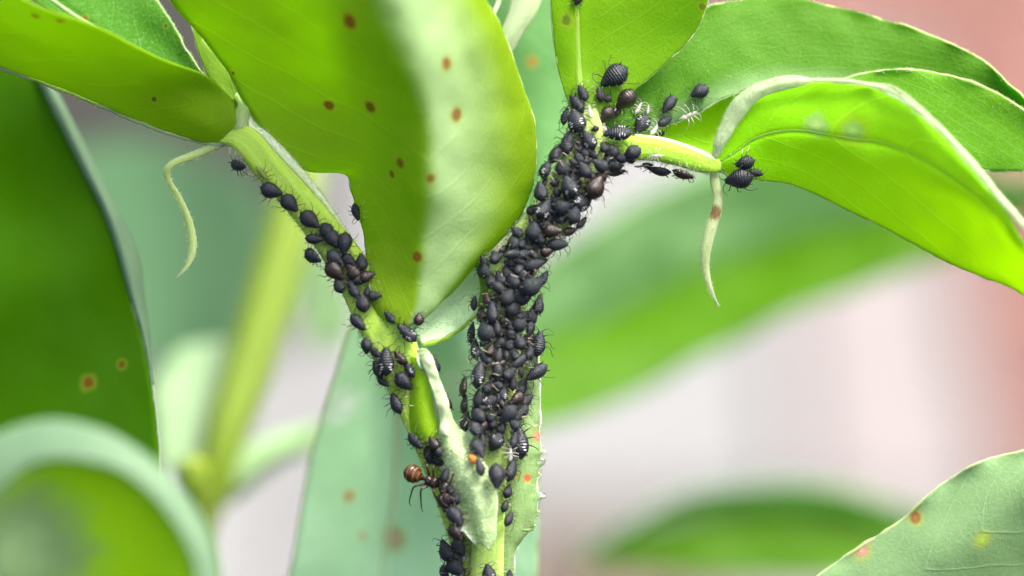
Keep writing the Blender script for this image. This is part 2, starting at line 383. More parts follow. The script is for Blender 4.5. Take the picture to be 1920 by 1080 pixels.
# stems
tube('stem', [(916, 1190, .1, 38), (912, 1110, .05, 38), (914, 1020, 0, 36), (915, 950, 0, 36), (916, 880, 0, 38), (922, 800, 0, 40), (932, 720, 0, 41), (942, 650, 0, 41), (947, 580, 0, 41),
              (960, 520, 0, 43), (992, 460, 0, 46), (1038, 400, 0, 47), (1070, 345, 0, 48), (1094, 290, 0, 44), (1100, 240, -.02, 34), (1101, 205, .0, 20), (1105, 172, .04, 11), (1110, 120, .1, 6), (1114, 60, .12, 5), (1116, -20, .12, 4)],
     g_stem, plant, n=120, sides=24, square=.35, surf='stem', lump=.05, seed=1)
tube('lower_stem', [(*foot, 46), (*(foot + Vector((.3, .8, 22))), 44), (*(base + (foot - base) * .25), 40), (*P(912, 1180, .1), 38)], g_stem, plant, n=40, sides=16, square=.35, world=True)
tube('branch', [(893, 1120, .12, 32), (880, 1040, .1, 34), (852, 950, .08, 33), (818, 860, .06, 33), (785, 780, .04, 36), (758, 710, .02, 42), (738, 650, 0, 50), (708, 590, 0, 50), (668, 520, 0, 42),
                (630, 462, 0, 37), (585, 405, 0, 35), (540, 352, 0, 34), (497, 305, 0, 33), (466, 268, 0, 31), (440, 256, .03, 25), (408, 258, .05, 15), (370, 256, .04, 8), (300, 238, .02, 5), (190, 196, .0, 4), (80, 152, 0, 4), (-40, 108, 0, 4)],
     g_branch, plant, n=110, sides=24, square=.25, surf='branch', lump=.04, seed=2)
# white fuzzy ridge that runs along the upper edge of the branch
tube('ridge', [(456, 206, .02, 8), (470, 240, .0, 13), (500, 262, -.02, 12), (545, 306, -.03, 11), (590, 358, -.03, 9), (625, 405, -.03, 8), (655, 455, -.02, 6), (672, 500, -.0, 3)],
     stem_mat('white_fuzz', face=(.66, .76, .52), tw=0, fuzz=.8, sss=.05), plant, n=60, sides=10, lump=.35, seed=3)
tube('stalk', [(452, 245, .0, 22), (453, 222, .02, 18), (458, 198, .05, 13), (446, 178, .12, 8)], g_tendril, plant, n=24, sides=12, lump=.1)
tube('petiole', [(1100, 275, .05, 34), (1140, 279, .03, 30), (1180, 278, .0, 26), (1225, 281, 0, 23), (1270, 291, 0, 22), (1310, 303, 0, 21), (1338, 310, 0, 17), (1352, 312, .02, 8)],
     stem_mat('petiole_green', face=(.27, .50, .02), tw=0, fuzz=.35), plant, n=60, sides=20, square=.2, surf='petiole', lump=.05, seed=4)
tube('ridge', [(1190, 254, -.02, 4), (1240, 262, -.03, 6), (1285, 276, -.04, 7), (1320, 291, -.05, 8), (1338, 302, -.04, 8)], g_white, plant, n=40, sides=8, lump=.4, seed=6)
# tendrils
tube('tendril', [(425, 264, .02, 7), (395, 278, .0, 8), (365, 291, -.02, 8), (330, 304, -.04, 7), (314, 318, -.03, 7), (316, 338, .0, 6), (333, 366, .02, 6), (347, 396, .03, 7), (357, 428, .03, 8),
                 (361, 458, .02, 8), (358, 482, 0, 7), (349, 502, -.02, 4), (332, 520, -.03, 1.5)], g_tendril, plant, n=90, sides=10, flat=.55, lump=.25, seed=7)
tube('tendril', [(1337, 322, .02, 6), (1341, 345, .02, 8), (1346, 372, .0, 8), (1343, 398, -.02, 9), (1334, 425, -.03, 11), (1326, 455, -.03, 11), (1322, 482, -.02, 9), (1323, 508, 0, 7), (1330, 535, .02, 5),
                 (1338, 556, .02, 3), (1348, 576, .02, 1)],
     stem_mat('tendril_brown_spot', face=(.42, .54, .28), trans=(.6, .75, .3), tw=.35, fuzz=.7, spots=[(P(1340, 398, -.05), .09, (.16, .06, .02))]), plant, n=90, sides=10, flat=.5, lump=.2, seed=8)

def leafset(spots, sc=1.0): return [((x, y, d), r / 200 * sc, c) for (x, y, d, r, c) in spots]

# big leaf in the middle
mL1 = LM('leaf_big', bloom=(.45, .56, .62, .95, .7), face=(.17, .34, .04), trans=(.30, .62, .0), tw=.62, veins=9, vein_amt=.28, fuzz=.12, mottle=.35,  # pale band paints the light reflected off the blade's right side
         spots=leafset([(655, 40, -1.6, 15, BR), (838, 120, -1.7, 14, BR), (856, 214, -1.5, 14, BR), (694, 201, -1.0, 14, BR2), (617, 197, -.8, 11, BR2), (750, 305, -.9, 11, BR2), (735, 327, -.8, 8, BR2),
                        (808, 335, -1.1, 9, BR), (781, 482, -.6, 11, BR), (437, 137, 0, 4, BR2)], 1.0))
L1 = [[(704, 588, -.2), (736, 606, -.27), (765, 610, -.28), (790, 602, -.2), (808, 584, -.05)],
      [(692, 545, -.22), (734, 560, -.28), (782, 568, -.32), (824, 564, -.18), (850, 548, .0)],
      [(686, 480, -.12), (733, 492, -.26), (790, 505, -.42), (854, 508, -.18), (890, 496, .05)],
      [(677, 430, .02), (730, 432, -.26), (797, 437, -.54), (882, 444, -.2), (950, 432, .1)],
      [(656, 360, .05), (722, 370, -.28), (803, 375, -.7), (900, 385, -.28), (985, 385, .1)],
      [(644, 326, .05), (712, 320, -.3), (804, 320, -.8), (905, 320, -.36), (1002, 322, .0)],
      [(560, 314, .0), (690, 262, -.34), (800, 250, -.94), (905, 245, -.5), (1000, 237, -.12)],
      [(483, 233, .0), (650, 190, -.42), (785, 178, -1.06), (895, 168, -.64), (984, 167, -.28)],
      [(428, 140, -.05), (600, 115, -.56), (765, 105, -1.2), (875, 95, -.8), (957, 97, -.42)],
      [(365, 55, -.15), (560, 45, -.7), (740, 40, -1.32), (850, 30, -.92), (922, 25, -.56)],
      [(300, -30, -.25), (520, -40, -.82), (715, -40, -1.44), (820, -50, -1.05), (872, -50, -.75)],
      [(220, -150, -.35), (470, -150, -.98), (680, -150, -1.55), (780, -150, -1.2), (822, -150, -.95)]]
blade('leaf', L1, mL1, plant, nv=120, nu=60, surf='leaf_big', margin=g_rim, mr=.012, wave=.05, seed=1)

blade('leaf_fold', [[(664, 345, .3), (676, 352, .25), (690, 375, .2)], [(682, 400, .3), (715, 405, .2), (750, 436, .0)], [(692, 450, .3), (740, 460, .15), (792, 476, -.25)], [(704, 505, .25), (745, 512, .1), (793, 528, -.15)],
      [(712, 550, .2), (750, 560, .1), (778, 572, .0)]], LM('leaf_fold', face=(.3, .55, .03), trans=(.6, .8, .0), tw=.75, veins=4, vein_amt=.1, fuzz=.0), plant, nv=50, nu=26, seed=41, wave=.03)
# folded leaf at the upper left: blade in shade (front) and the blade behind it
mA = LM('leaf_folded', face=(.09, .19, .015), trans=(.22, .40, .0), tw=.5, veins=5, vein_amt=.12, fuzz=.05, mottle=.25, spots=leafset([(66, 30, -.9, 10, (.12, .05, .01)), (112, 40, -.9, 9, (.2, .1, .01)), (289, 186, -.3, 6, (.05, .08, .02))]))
A = [[(446, 268, .0), (444, 248, -.05), (442, 226, -.08), (440, 206, -.08), (437, 188, -.05)],
     [(385, 268, .0), (388, 235, -.1), (388, 200, -.15), (387, 170, -.2), (386, 143, -.3)],
     [(300, 243, .0), (300, 205, -.12), (300, 170, -.22), (300, 138, -.35), (300, 109, -.55)],
     [(190, 200, .0), (190, 160, -.15), (190, 120, -.35), (190, 85, -.6), (190, 54, -.9)],
     [(80, 156, .0), (80, 115, -.2), (80, 75, -.45), (80, 42, -.8), (78, 14, -1.2)],
     [(-60, 105, .0), (-60, 60, -.2), (-60, 10, -.5), (-60, -25, -.9), (-60, -55, -1.3)]]
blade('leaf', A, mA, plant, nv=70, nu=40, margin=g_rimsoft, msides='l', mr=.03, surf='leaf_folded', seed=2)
mA2 = LM('leaf_back_blade', face=(.16, .34, .07), trans=(.22, .45, .01), tw=.4, veins=6, vein_amt=.3, fuzz=.45, mottle=.5, mid=.25, spots=leafset([(160, 34, .35, 6, BR2), (311, 48, .35, 5, (.04, .1, .02))]))
A2 = [[(370, 185, .2), (384, 172, .2), (394, 158, .2)],
      [(280, 140, .3), (330, 115, .3), (354, 98, .25)],
      [(180, 75, .4), (260, 50, .4), (324, 45, .3)],
      [(90, 20, .5), (200, -10, .5), (290, -5, .4)],
      [(0, -40, .6), (130, -80, .6), (240, -80, .5)]]
blade('leaf', A2, mA2, plant, nv=60, nu=36, margin=g_rim, msides='r', mr=.011, midrib=.14, ribmat=g_rimsoft, ribr=.04, seed=3)
mA3 = LM('leaf_strip', face=(.18, .38, .06), trans=(.32, .6, .02), tw=.5, veins=3, vein_amt=.2, fuzz=.3)
A3 = [[(436, 215, .12), (452, 210, .1), (472, 206, .08)], [(412, 178, .16), (430, 166, .16), (447, 160, .14)], [(388, 140, .2), (408, 128, .2), (426, 121, .2)],
      [(374, 103, .22), (395, 98, .22), (412, 97, .24)], [(364, 66, .25), (372, 68, .25), (381, 76, .25)], [(350, 20, .25), (365, 22, .25), (380, 24, .25)]]
blade('leaflet', A3, mA3, plant, nv=50, nu=16, margin=g_rim, mr=.011, ruffle=.05, seed=4)

# upright leaf above the fork
mB = LM('leaf_upright', face=(.20, .42, .04), trans=(.40, .80, .0), tw=.6, veins=7, vein_amt=.25, fuzz=.1, mid=.35, spots=leafset([(1062, 38, -.25, 12, (.12, .22, .02)), (1317, 12, -.2, 7, (.2, .22, .02)), (1197, 156, -.05, 2, (.1, .12, .02))]))
B = [[(1082, 222, -.02), (1092, 230, -.03), (1102, 235, -.05), (1114, 236, -.03), (1126, 234, -.0)],
     [(1066, 190, -.03), (1085, 195, -.05), (1105, 198, -.08), (1135, 198, -.04), (1168, 188, .0)],
     [(1047, 130, -.05), (1075, 135, -.05), (1110, 138, .0), (1170, 140, .0), (1235, 130, -.02)],
     [(1037, 60, -.15), (1070, 65, -.1), (1114, 68, -.0), (1200, 72, .0), (1298, 68, -.08)],
     [(1032, 0, -.25), (1068, 0, -.15), (1116, 0, -.05), (1215, 0, -.05), (1328, -2, -.2)],
     [(1030, -80, -.3), (1065, -80, -.2), (1118, -80, -.05), (1215, -80, -.1), (1335, -80, -.3)]]
blade('leaf', B, mB, plant, nv=80, nu=50, margin=g_rim, mr=.011, midrib=.33, ribmat=g_rib, ribr=.05, surf='leaf_upright', seed=5)

# upper right leaf and its other half underneath
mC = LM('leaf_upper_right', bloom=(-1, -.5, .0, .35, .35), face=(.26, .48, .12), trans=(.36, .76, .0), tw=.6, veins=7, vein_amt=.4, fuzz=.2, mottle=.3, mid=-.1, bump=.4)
C_ = [[(1140, 262, .06), (1140, 252, .06), (1138, 242, .06), (1135, 232, .05)],
      [(1222, 244, .1), (1220, 215, .12), (1215, 180, .15), (1205, 146, .18)],
      [(1300, 213, .15), (1300, 160, .2), (1290, 100, .25), (1272, 50, .3)],
      [(1380, 176, .2), (1385, 120, .3), (1380, 60, .4), (1365, 3, .5)],
      [(1480, 160, .3), (1490, 110, .4), (1490, 50, .5), (1490, 0, .6)],
      [(1620, 170, .4), (1630, 130, .45), (1635, 80, .5), (1642, 33, .6)],
      [(1760, 205, .5), (1765, 170, .5), (1775, 125, .5), (1786, 83, .5)],
      [(1860, 250, .5), (1862, 210, .5), (1868, 170, .45), (1878, 138, .4)],
      [(1950, 260, .5), (1945, 240, .5), (1940, 215, .4), (1928, 190, .3)]]
blade('leaf', C_, mC, plant, nv=110, nu=50, margin=g_rim, mr=.013, surf='leaf_upper_right', wave=.05, seed=6, ruffle=.08)
mC2 = LM('leaf_under_half', face=(.14, .26, .02), trans=(.30, .55, .0), tw=.55, veins=4, vein_amt=.1, fuzz=.05)
blade('leaf', [[(1150, 238, .2), (1160, 252, .25), (1170, 290, .3)], [(1225, 232, .25), (1235, 252, .3), (1245, 300, .3)], [(1300, 205, .3), (1310, 250, .4), (1335, 310, .4)], [(1380, 168, .4), (1400, 225, .5), (1440, 300, .5)],
               [(1480, 152, .5), (1500, 210, .6), (1540, 290, .6)], [(1560, 160, .6), (1580, 200, .6), (1620, 270, .6)]], mC2, plant, nv=50, nu=24, seed=7)
mE = LM('leaf_between', face=(.24, .46, .08), trans=(.32, .68, .01), tw=.5, veins=6, vein_amt=.45, fuzz=.3, mid=.0, bump=.3)
blade('leaf', [[(1560, 155, .25), (1575, 190, .25), (1590, 240, .25)], [(1640, 134, .25), (1650, 190, .25), (1670, 260, .25)], [(1720, 132, .25), (1740, 200, .25), (1765, 300, .25)],
               [(1800, 148, .25), (1820, 220, .28), (1850, 319, .3)], [(1870, 176, .25), (1890, 240, .3), (1908, 320, .3)], [(1950, 228, .25), (1960, 270, .3), (1972, 321, .3)]],
      mE, plant, nv=60, nu=40, margin=g_rim, mr=.014, seed=8, ruffle=.06)

# drooping leaf on the right with its rolled pale margin
mD = LM('leaf_drooping', spots=leafset([(1530, 235, -.3, 26, (.42, .66, .22)), (1600, 245, -.3, 22, (.36, .62, .16)), (1725, 205, -.5, 24, (.45, .66, .35))]), face=(.20, .42, .04), trans=(.38, .80, .0), tw=.6, veins=5, vein_amt=.25, fuzz=.12, mottle=.3, mid=.42)
D = [[(1338, 296, -.02), (1340, 303, -.03), (1342, 310, -.04), (1344, 318, -.03), (1345, 326, 0)],
     [(1348, 258, -.03), (1364, 277, -.06), (1378, 295, -.08), (1390, 315, -.05), (1400, 334, 0)],
     [(1380, 208, -.06), (1404, 236, -.12), (1430, 270, -.14), (1455, 308, -.08), (1480, 345, 0)],
     [(1435, 172, -.1), (1465, 215, -.2), (1500, 262, -.22), (1530, 315, -.12), (1560, 377, -.02)],
     [(1512, 155, -.2), (1550, 215, -.3), (1590, 280, -.32), (1622, 345, -.2), (1650, 421, -.08)],
     [(1600, 156, -.35), (1640, 225, -.45), (1680, 300, -.45), (1710, 380, -.3), (1740, 471, -.15)],
     [(1690, 184, -.5), (1730, 262, -.6), (1765, 340, -.6), (1800, 420, -.45), (1830, 512, -.25)],
     [(1775, 256, -.65), (1815, 330, -.75), (1850, 400, -.75), (1880, 470, -.6), (1908, 546, -.35)],
     [(1860, 356, -.8), (1900, 420, -.9), (1930, 480, -.9), (1960, 540, -.75), (1985, 600, -.5)]]
g_roll = LM('rolled_pale_green', face=(.60, .76, .50), trans=(.8, .85, .6), tw=.6, fuzz=.5, veins=3, vein_amt=.05)
ld, gD, nD = blade('leaf', D, mD, plant, nv=100, nu=50, surf='leaf_drooping', margin=g_rim, msides='r', mr=.012, midrib=.42, ribmat=g_rib, ribr=.013, wave=.05, seed=9)
blade('rolled_margin', [[(1335, 297, -.04), (1340, 300, -.06), (1344, 297, -.05)], [(1339, 258, -.06), (1352, 262, -.12), (1366, 262, -.1)], [(1356, 214, -.1), (1374, 219, -.17), (1394, 222, -.14)],
               [(1392, 173, -.16), (1406, 181, -.21), (1420, 188, -.18)], [(1448, 152, -.22), (1458, 159, -.27), (1467, 165, -.24)], [(1522, 148, -.3), (1524, 151, -.32), (1526, 155, -.3)],
               [(1600, 151, -.42), (1601, 154, -.43), (1602, 158, -.42)], [(1682, 171, -.56), (1680, 175, -.57), (1678, 180, -.56)], [(1761, 234, -.7), (1758, 237, -.71), (1754, 241, -.7)],
               [(1829, 307, -.8), (1825, 310, -.81), (1821, 314, -.8)], [(1880, 368, -.88), (1876, 372, -.89), (1872, 376, -.88)], [(1941, 436, -.95), (1936, 440, -.96), (1932, 444, -.95)]],
      g_roll, ld, nv=160, nu=12, seed=10, wave=.035, wsc=3, ruffle=.06)

# stipules at the foot of the fork
mS = LM('stipule_pale', face=(.54, .76, .40), trans=(.62, .85, .3), tw=.5, veins=14, vein_amt=.7, fuzz=.45, mottle=.6, rough=.4, spec=.5, bump=1.0)
mS2 = LM('stipule_right', face=(.25, .41, .15), trans=(.28, .46, .12), tw=.5, veins=6, vein_amt=.4, fuzz=.35, mottle=.4, spots=leafset([(989, 897, .06, 9, (.75, .10, .06)), (1006, 818, .1, 11, (.75, .3, .22)), (967, 893, .05, 5, (.6, .4, .05))]))
s1, _, _ = blade('stipule', [[(782, 655, -.26), (795, 653, -.28), (806, 662, -.26)], [(792, 700, -.24), (808, 700, -.28), (822, 703, -.24)], [(806, 750, -.2), (824, 748, -.26), (840, 748, -.2)],
      [(813, 800, -.18), (838, 797, -.28), (866, 800, -.2)], [(820, 836, -.2), (850, 838, -.32), (888, 842, -.24)], [(834, 872, -.22), (872, 872, -.38), (910, 876, -.3)], [(842, 908, -.24), (885, 905, -.42), (924, 906, -.3)],
      [(856, 945, -.26), (896, 940, -.42), (932, 940, -.3)], [(868, 975, -.28), (900, 975, -.40), (932, 970, -.3)], [(880, 996, -.28), (905, 1000, -.36), (927, 1000, -.28)], [(900, 1014, -.28), (908, 1022, -.3), (917, 1032, -.27)]],
      mS, plant, nv=260, nu=30, seed=11, surf='stipule_front', margin=g_edge, mr=.011, wave=.05, wsc=2.5, ruffle=.1, serr=[(.52, 22, 'l', .018), (.46, 9, 'l', .014), (.635, 24, 'l', .02), (.72, 10, 'l', .016), (.79, 22, 'l', .02), (.86, 8, 'l', .015)])
blade('stipule_flap', [[(786, 662, -.27), (798, 660, -.29), (810, 668, -.27)], [(800, 702, -.29), (811, 700, -.3), (822, 706, -.29)], [(816, 742, -.28), (828, 740, -.3), (838, 746, -.28)], [(824, 778, -.27), (832, 778, -.29), (841, 782, -.27)],
      [(828, 815, -.28), (834, 815, -.31), (840, 820, -.3)]], g_white, s1, nv=40, nu=14, seed=12, wave=.05, wsc=5)
blade('stipule', [[(738, 660, -.02), (772, 668, -.2), (800, 680, -.24)], [(744, 725, -.02), (785, 730, -.22), (820, 740, -.22)], [(758, 785, -.04), (792, 795, -.22), (824, 800, -.2)], [(776, 818, -.08), (800, 828, -.2), (826, 834, -.18)]],
      LM('stipule_pocket', face=(.22, .42, .03), trans=(.42, .75, .02), tw=.6, veins=3, vein_amt=.15, fuzz=.1), plant, nv=40, nu=24, seed=13, surf='stipule_pocket', margin=g_rim, msides='r', mr=.012)
s2, _, _ = blade('stipule', [[(970, 640, .16), (990, 640, .14), (1008, 650, .14)], [(962, 720, .14), (985, 720, .1), (1012, 716, .12)], [(952, 800, .1), (985, 800, .04), (1010, 795, .1)], [(946, 870, .05), (980, 868, -.02), (1008, 863, .08)],
      [(942, 930, .0), (975, 930, -.05), (1003, 925, .06)], [(940, 990, -.02), (968, 990, -.06), (998, 985, .04)], [(940, 1040, -.04), (955, 1040, -.06), (968, 1035, .02)], [(940, 1110, -.05), (948, 1110, -.06), (955, 1110, .0)]],
      mS2, plant, nv=260, nu=30, seed=14, surf='stipule_side', margin=g_edge, mr=.014, wave=.04, wsc=2.5, ruffle=.08, serr=[(.40, 12, 'r', .014), (.44, 20, 'r', .018), (.49, 8, 'r', .012), (.585, 24, 'r', .02), (.66, 22, 'r', .018), (.73, 26, 'r', .02), (.78, 12, 'r', .014)])
mS3 = LM('stipule_back', face=(.52, .74, .42), trans=(.75, .8, .7), tw=.35, veins=4, vein_amt=.1, fuzz=.5, mottle=.5)
blade('stipule', [[(776, 622, .06), (784, 634, .05), (792, 646, .04)], [(800, 585, .2), (812, 612, .2), (826, 638, .18)], [(840, 540, .3), (852, 580, .3), (868, 612, .3)], [(882, 486, .35), (892, 535, .38), (908, 578, .38)], [(935, 450, .4), (940, 500, .4), (950, 550, .4)]],
      mS3, plant, nv=40, nu=24, seed=15, margin=g_rib, msides='r', mr=.03)
blade('stipule', [[(884, 486, .1), (896, 482, .08), (910, 480, .05)], [(896, 515, .1), (905, 517, .05), (918, 518, .0)], [(901, 545, .12), (908, 548, .06), (916, 550, .0)], [(896, 575, .12), (903, 578, .08), (910, 580, .04)]], mA3, plant, nv=30, nu=10, seed=16, surf='stipule_edge')
blade('stipule', [[(905, 470, .12), (925, 474, .08), (950, 480, .06)], [(915, 452, .14), (935, 450, .1), (958, 456, .08)], [(950, 418, .14), (968, 420, .1), (985, 425, .08)], [(975, 395, .14), (985, 398, .1), (998, 402, .08)]],
      LM('membrane', face=(.34, .40, .26), trans=(.5, .6, .3), tw=.4, veins=4, fuzz=.5), plant, nv=30, nu=12, seed=17)

def add_hair(o, n, ln=.045, rad=.0022, edge=False, mat=None, toward=0.0):
    me = o.data; b = base_of(o.parent); nf = len(me.polygons)
    ar = np.empty(nf); me.polygons.foreach_get('area', ar); nn = np.empty(nf * 3); me.polygons.foreach_get('normal', nn); nn = nn.reshape(-1, 3)
    ce = np.empty(nf * 3); me.polygons.foreach_get('center', ce); ce = ce.reshape(-1, 3)
    if edge: ar = ar * (np.abs(nn @ np.array(DIRV)) < .35)          # where the surface turns away the down shows best
    idx = rng.choice(nf, n, p=ar / ar.sum()); V = []; F = []
    for i in idx:
        nv = Vector(nn[i]); sz = math.sqrt(me.polygons[int(i)].area)
        t = nv.orthogonal().normalized(); t2 = nv.cross(t)
        p = Vector(ce[i]) + t * random.uniform(-.5, .5) * sz + t2 * random.uniform(-.5, .5) * sz
        d = (nv + t * random.gauss(0, .45) + t2 * random.gauss(0, .45)).normalized() * ln * random.uniform(.4, 1.2)
        k = len(V); V += [p + t * rad - nv * .003, p - t * rad * .5 + t2 * rad - nv * .003, p - t * rad * .5 - t2 * rad - nv * .003, p + d]
        F += [(k, k + 1, k + 3), (k + 1, k + 2, k + 3), (k + 2, k, k + 3)]
    par = o if o.parent.parent is None else o.parent
    tag(mesh_obj('down', [v + b for v in V], F, mat or g_white, par, smoothf=False), kind='stuff')
for o in list(plant.children):
    nm = o.data.materials[0].name if o.type == 'MESH' else ''
    if nm in ('stem_green', 'branch_green') and o.name != 'lower_stem': add_hair(o, 2600)
    elif nm == 'petiole_green': add_hair(o, 1400)
    elif nm == 'white_fuzz': add_hair(o, 1800, .035, .003)
    elif o.name.startswith('tendril'): add_hair(o, 500, .03)
    elif nm in ('stipule_pale', 'stipule_right', 'stipule_back'): add_hair(o, 1500, .035)
    elif nm in ('leaf_upper_right', 'leaf_between', 'leaf_back_blade', 'leaf_drooping'):
        for c in o.children:
            if c.name.startswith('margin'): add_hair(c, 700, .024)
            if c.name.startswith('rolled'): add_hair(c, 2500, .03)
# pale petiole and the pale leaves of the same plant that stand a little further back
blade('stipule', [[(962, -30, .5), (995, -35, .45), (1024, -30, .5)], [(955, 20, .5), (980, 15, .44), (1006, 20, .5)], [(942, 58, .5), (960, 58, .44), (980, 62, .5)], [(934, 84, .5), (945, 88, .46), (962, 94, .5)], [(940, 98, .5), (946, 100, .48), (952, 102, .5)]],
      g_white, plant, nv=40, nu=14, seed=18, margin=g_rim, mr=.012)
tube('tendril', [(940, -30, .5, 5), (934, 5, .5, 5), (925, 30, .45, 4), (932, 60, .45, 4), (936, 90, .45, 3)], g_white, plant, n=30, sides=8)
mTL = LM('leaf_pale_upper', face=(.36, .62, .24), trans=(.3, .62, .08), tw=.35, veins=6, vein_amt=.15, fuzz=.3, spots=leafset([(998, 116, 1.6, 11, (.4, .22, .06))]))
blade('leaf', [[(890, -80, 1.6), (970, -80, 1.5), (1090, -80, 1.6)], [(900, 60, 1.6), (990, 60, 1.5), (1110, 60, 1.6)], [(920, 160, 1.6), (1010, 160, 1.5), (1115, 160, 1.6)], [(950, 260, 1.5), (1020, 260, 1.4), (1090, 260, 1.5)], [(975, 345, 1.4), (1010, 350, 1.3), (1050, 340, 1.4)], [(985, 400, 1.2), (1005, 402, 1.2), (1030, 395, 1.2)]],
      mTL, plant, nv=50, nu=30, seed=19)
mBL = LM('leaf_pale_lower', face=(.38, .60, .32), trans=(.25, .5, .12), tw=.3, veins=5, vein_amt=.15, fuzz=.35, mottle=.6, mid=.38, spots=leafset([(654, 931, 1.9, 13, (.42, .2, .1)), (740, 1010, 1.9, 22, (.45, .36, .2)), (850, 725, 1.8, 95, (.50, .78, .40)), (640, 760, 1.8, 50, (.60, .78, .60)), (930, 900, 1.8, 70, (.50, .78, .42)), (680, 1005, 1.9, 8, (.5, .36, .25))]))
blade('leaf', [[(700, 520, 1.6), (745, 520, 1.8), (800, 530, 1.6), (880, 540, 1.6)], [(650, 640, 1.7), (745, 630, 2.0), (860, 620, 1.6), (965, 620, 1.6)], [(612, 760, 1.8), (742, 750, 2.2), (870, 745, 1.7), (1000, 745, 1.6)], [(580, 880, 1.9), (738, 880, 2.3), (880, 880, 1.8), (1008, 880, 1.6)],
               [(556, 1010, 2.0), (720, 1010, 2.4), (880, 1010, 1.9), (1008, 1010, 1.7)], [(530, 1150, 2.1), (700, 1150, 2.5), (860, 1150, 2.0), (1005, 1150, 1.8)]],
      mBL, plant, nv=70, nu=50, seed=20, midrib=.36, ribmat=g_white, ribr=.045, margin=g_rimsoft, mr=.02)

# ------------------------------------------------------------------ neighbouring plants, out of focus
def upright(parent, ctrl, mat, foot):
    c = [(*P(*q[:3]), q[3]) for q in ctrl]; e = Vector(c[-1][:3])
    tube('stem', c + [(*(e + (foot - e) * .4), c[-1][3]), (*foot, c[-1][3] * 1.1)], mat, parent, n=60, sides=14, world=True)
lf = Vector((-9.5, -4, 0)); left = empty('bean_plant', lf)
tag(left, 'bean plant with a large shaded green leaf beside a blurred pale-rimmed leaf', 'plant')
upright(left, [(-120, 60, 1.4, 34), (-180, 500, 1.4, 36), (-200, 1150, 1.4, 38)], g_stem, lf)
mDL = LM('leaf_shaded', face=(.05, .12, .004), trans=(.11, .24, .0), tw=.55, veins=5, vein_amt=.03, bump=.1, spec=.03, fuzz=.0, spots=leafset([(165, 718, .9, 13, (.22, .05, .01)), (228, 683, .9, 8, (.14, .07, .01))]))  # darkened colour stands in for the shade of the leaves above
DLr = [[(-200, 60, 1.6), (-60, 60, 1.5), (50, 110, 1.4)], [(-170, 250, 1.5), (0, 250, 1.4), (130, 268, 1.2)], [(-160, 400, 1.4), (20, 400, 1.3), (195, 400, 1.0)], [(-160, 550, 1.3), (50, 550, 1.1), (243, 550, .8)],
       [(-160, 700, 1.2), (60, 700, 1.0), (281, 700, .6)], [(-150, 870, 1.1), (60, 870, .9), (299, 870, .5)], [(-140, 1010, 1.), (60, 1010, .8), (280, 1010, .5)]]
dl, _, _ = blade('leaf', DLr, mDL, left, nv=60, nu=40, seed=21, margin=g_rimsoft, msides='r', mr=.015)
g_haze = LM('margin_greyish', face=(.34, .50, .32), trans=(.3, .5, .2), tw=.3, veins=3, vein_amt=.05, fuzz=.2)
blade('rolled_margin', [[(48, 100, 1.35), (68, 112, 1.3), (84, 130, 1.4)], [(122, 255, 1.15), (140, 262, 1.1), (158, 272, 1.2)], [(186, 385, .98), (203, 390, .92), (226, 402, 1.05)], [(220, 470, .88), (234, 474, .84), (258, 480, 1.)],
                        [(243, 550, .8), (252, 552, .76), (268, 556, .86)], [(266, 630, .7), (272, 632, .66), (282, 636, .75)], [(284, 720, .6), (287, 721, .57), (290, 722, .62)]], g_haze, dl, nv=60, nu=12, seed=22)
mFL = LM('leaf_lower_left', spots=leafset([(30, 1030, -2.3, 150, (.34, .50, .28))]), face=(.17, .30, .05), trans=(.30, .56, .0), tw=.55, veins=4, vein_amt=.1, fuzz=.05, mottle=.4)
O = [(-80, 900), (-20, 822), (80, 788), (170, 800), (250, 838), (320, 895), (380, 975), (412, 1060), (425, 1180)]
I = [(-40, 960), (35, 885), (95, 862), (170, 868), (235, 888), (292, 935), (340, 1000), (368, 1070), (375, 1180)]
Q = [(-20, 1040), (60, 985), (105, 970), (150, 975), (200, 990), (240, 1020), (270, 1060), (288, 1110), (300, 1200)]
Z = [(20, 1200), (70, 1200), (100, 1200), (130, 1200), (160, 1200), (190, 1200), (210, 1200), (230, 1200), (250, 1210)]
fl, _, _ = blade('leaf', [[(*O[i], -3.8), (*I[i], -3.9), (*Q[i], -3.6), (*Z[i], -3.2)] for i in range(9)], mFL, left, nv=60, nu=40, seed=23)
blade('rolled_margin', [[(*O[i], -3.85), ((O[i][0] + I[i][0]) / 2, (O[i][1] + I[i][1]) / 2, -3.93), (*I[i], -4.0)] for i in range(9)], g_haze, fl, nv=60, nu=12, seed=24)

bf = Vector((-5, 12, 0)); back = empty('bean_plant', bf)
tag(back, 'out of focus bean plant behind the thin branch with a yellow-green stalk', 'plant')
m_ys = stem_mat('yellow_stalk', face=(.10, .17, .001), tw=0, fuzz=.0, streak=0, sss=.3)
upright(back, [(600, 200, 9, 34), (575, 300, 8.5, 46), (545, 420, 8, 56), (505, 560, 7.5, 58), (462, 700, 7, 54), (425, 810, 6.6, 48), (400, 910, 6.4, 42), (370, 1010, 6.4, 34), (365, 1120, 6.4, 34)], m_ys, bf)
m_sb = LM('leaf_pale_blur', face=(.36, .55, .28), trans=(.25, .5, .1), tw=.35, veins=3, vein_amt=.1, fuzz=.2)
blade('leaf', [[(395, 960, 6.6), (400, 930, 6.4), (385, 890, 6.6)], [(450, 930, 7.0), (450, 895, 6.8), (440, 850, 7.0)], [(520, 870, 7.4), (520, 845, 7.2), (515, 815, 7.4)], [(600, 845, 8), (600, 820, 8), (600, 795, 8)], [(700, 830, 8.6), (700, 810, 8.6), (700, 790, 8.6)]], m_sb, back, nv=30, nu=16, seed=25)
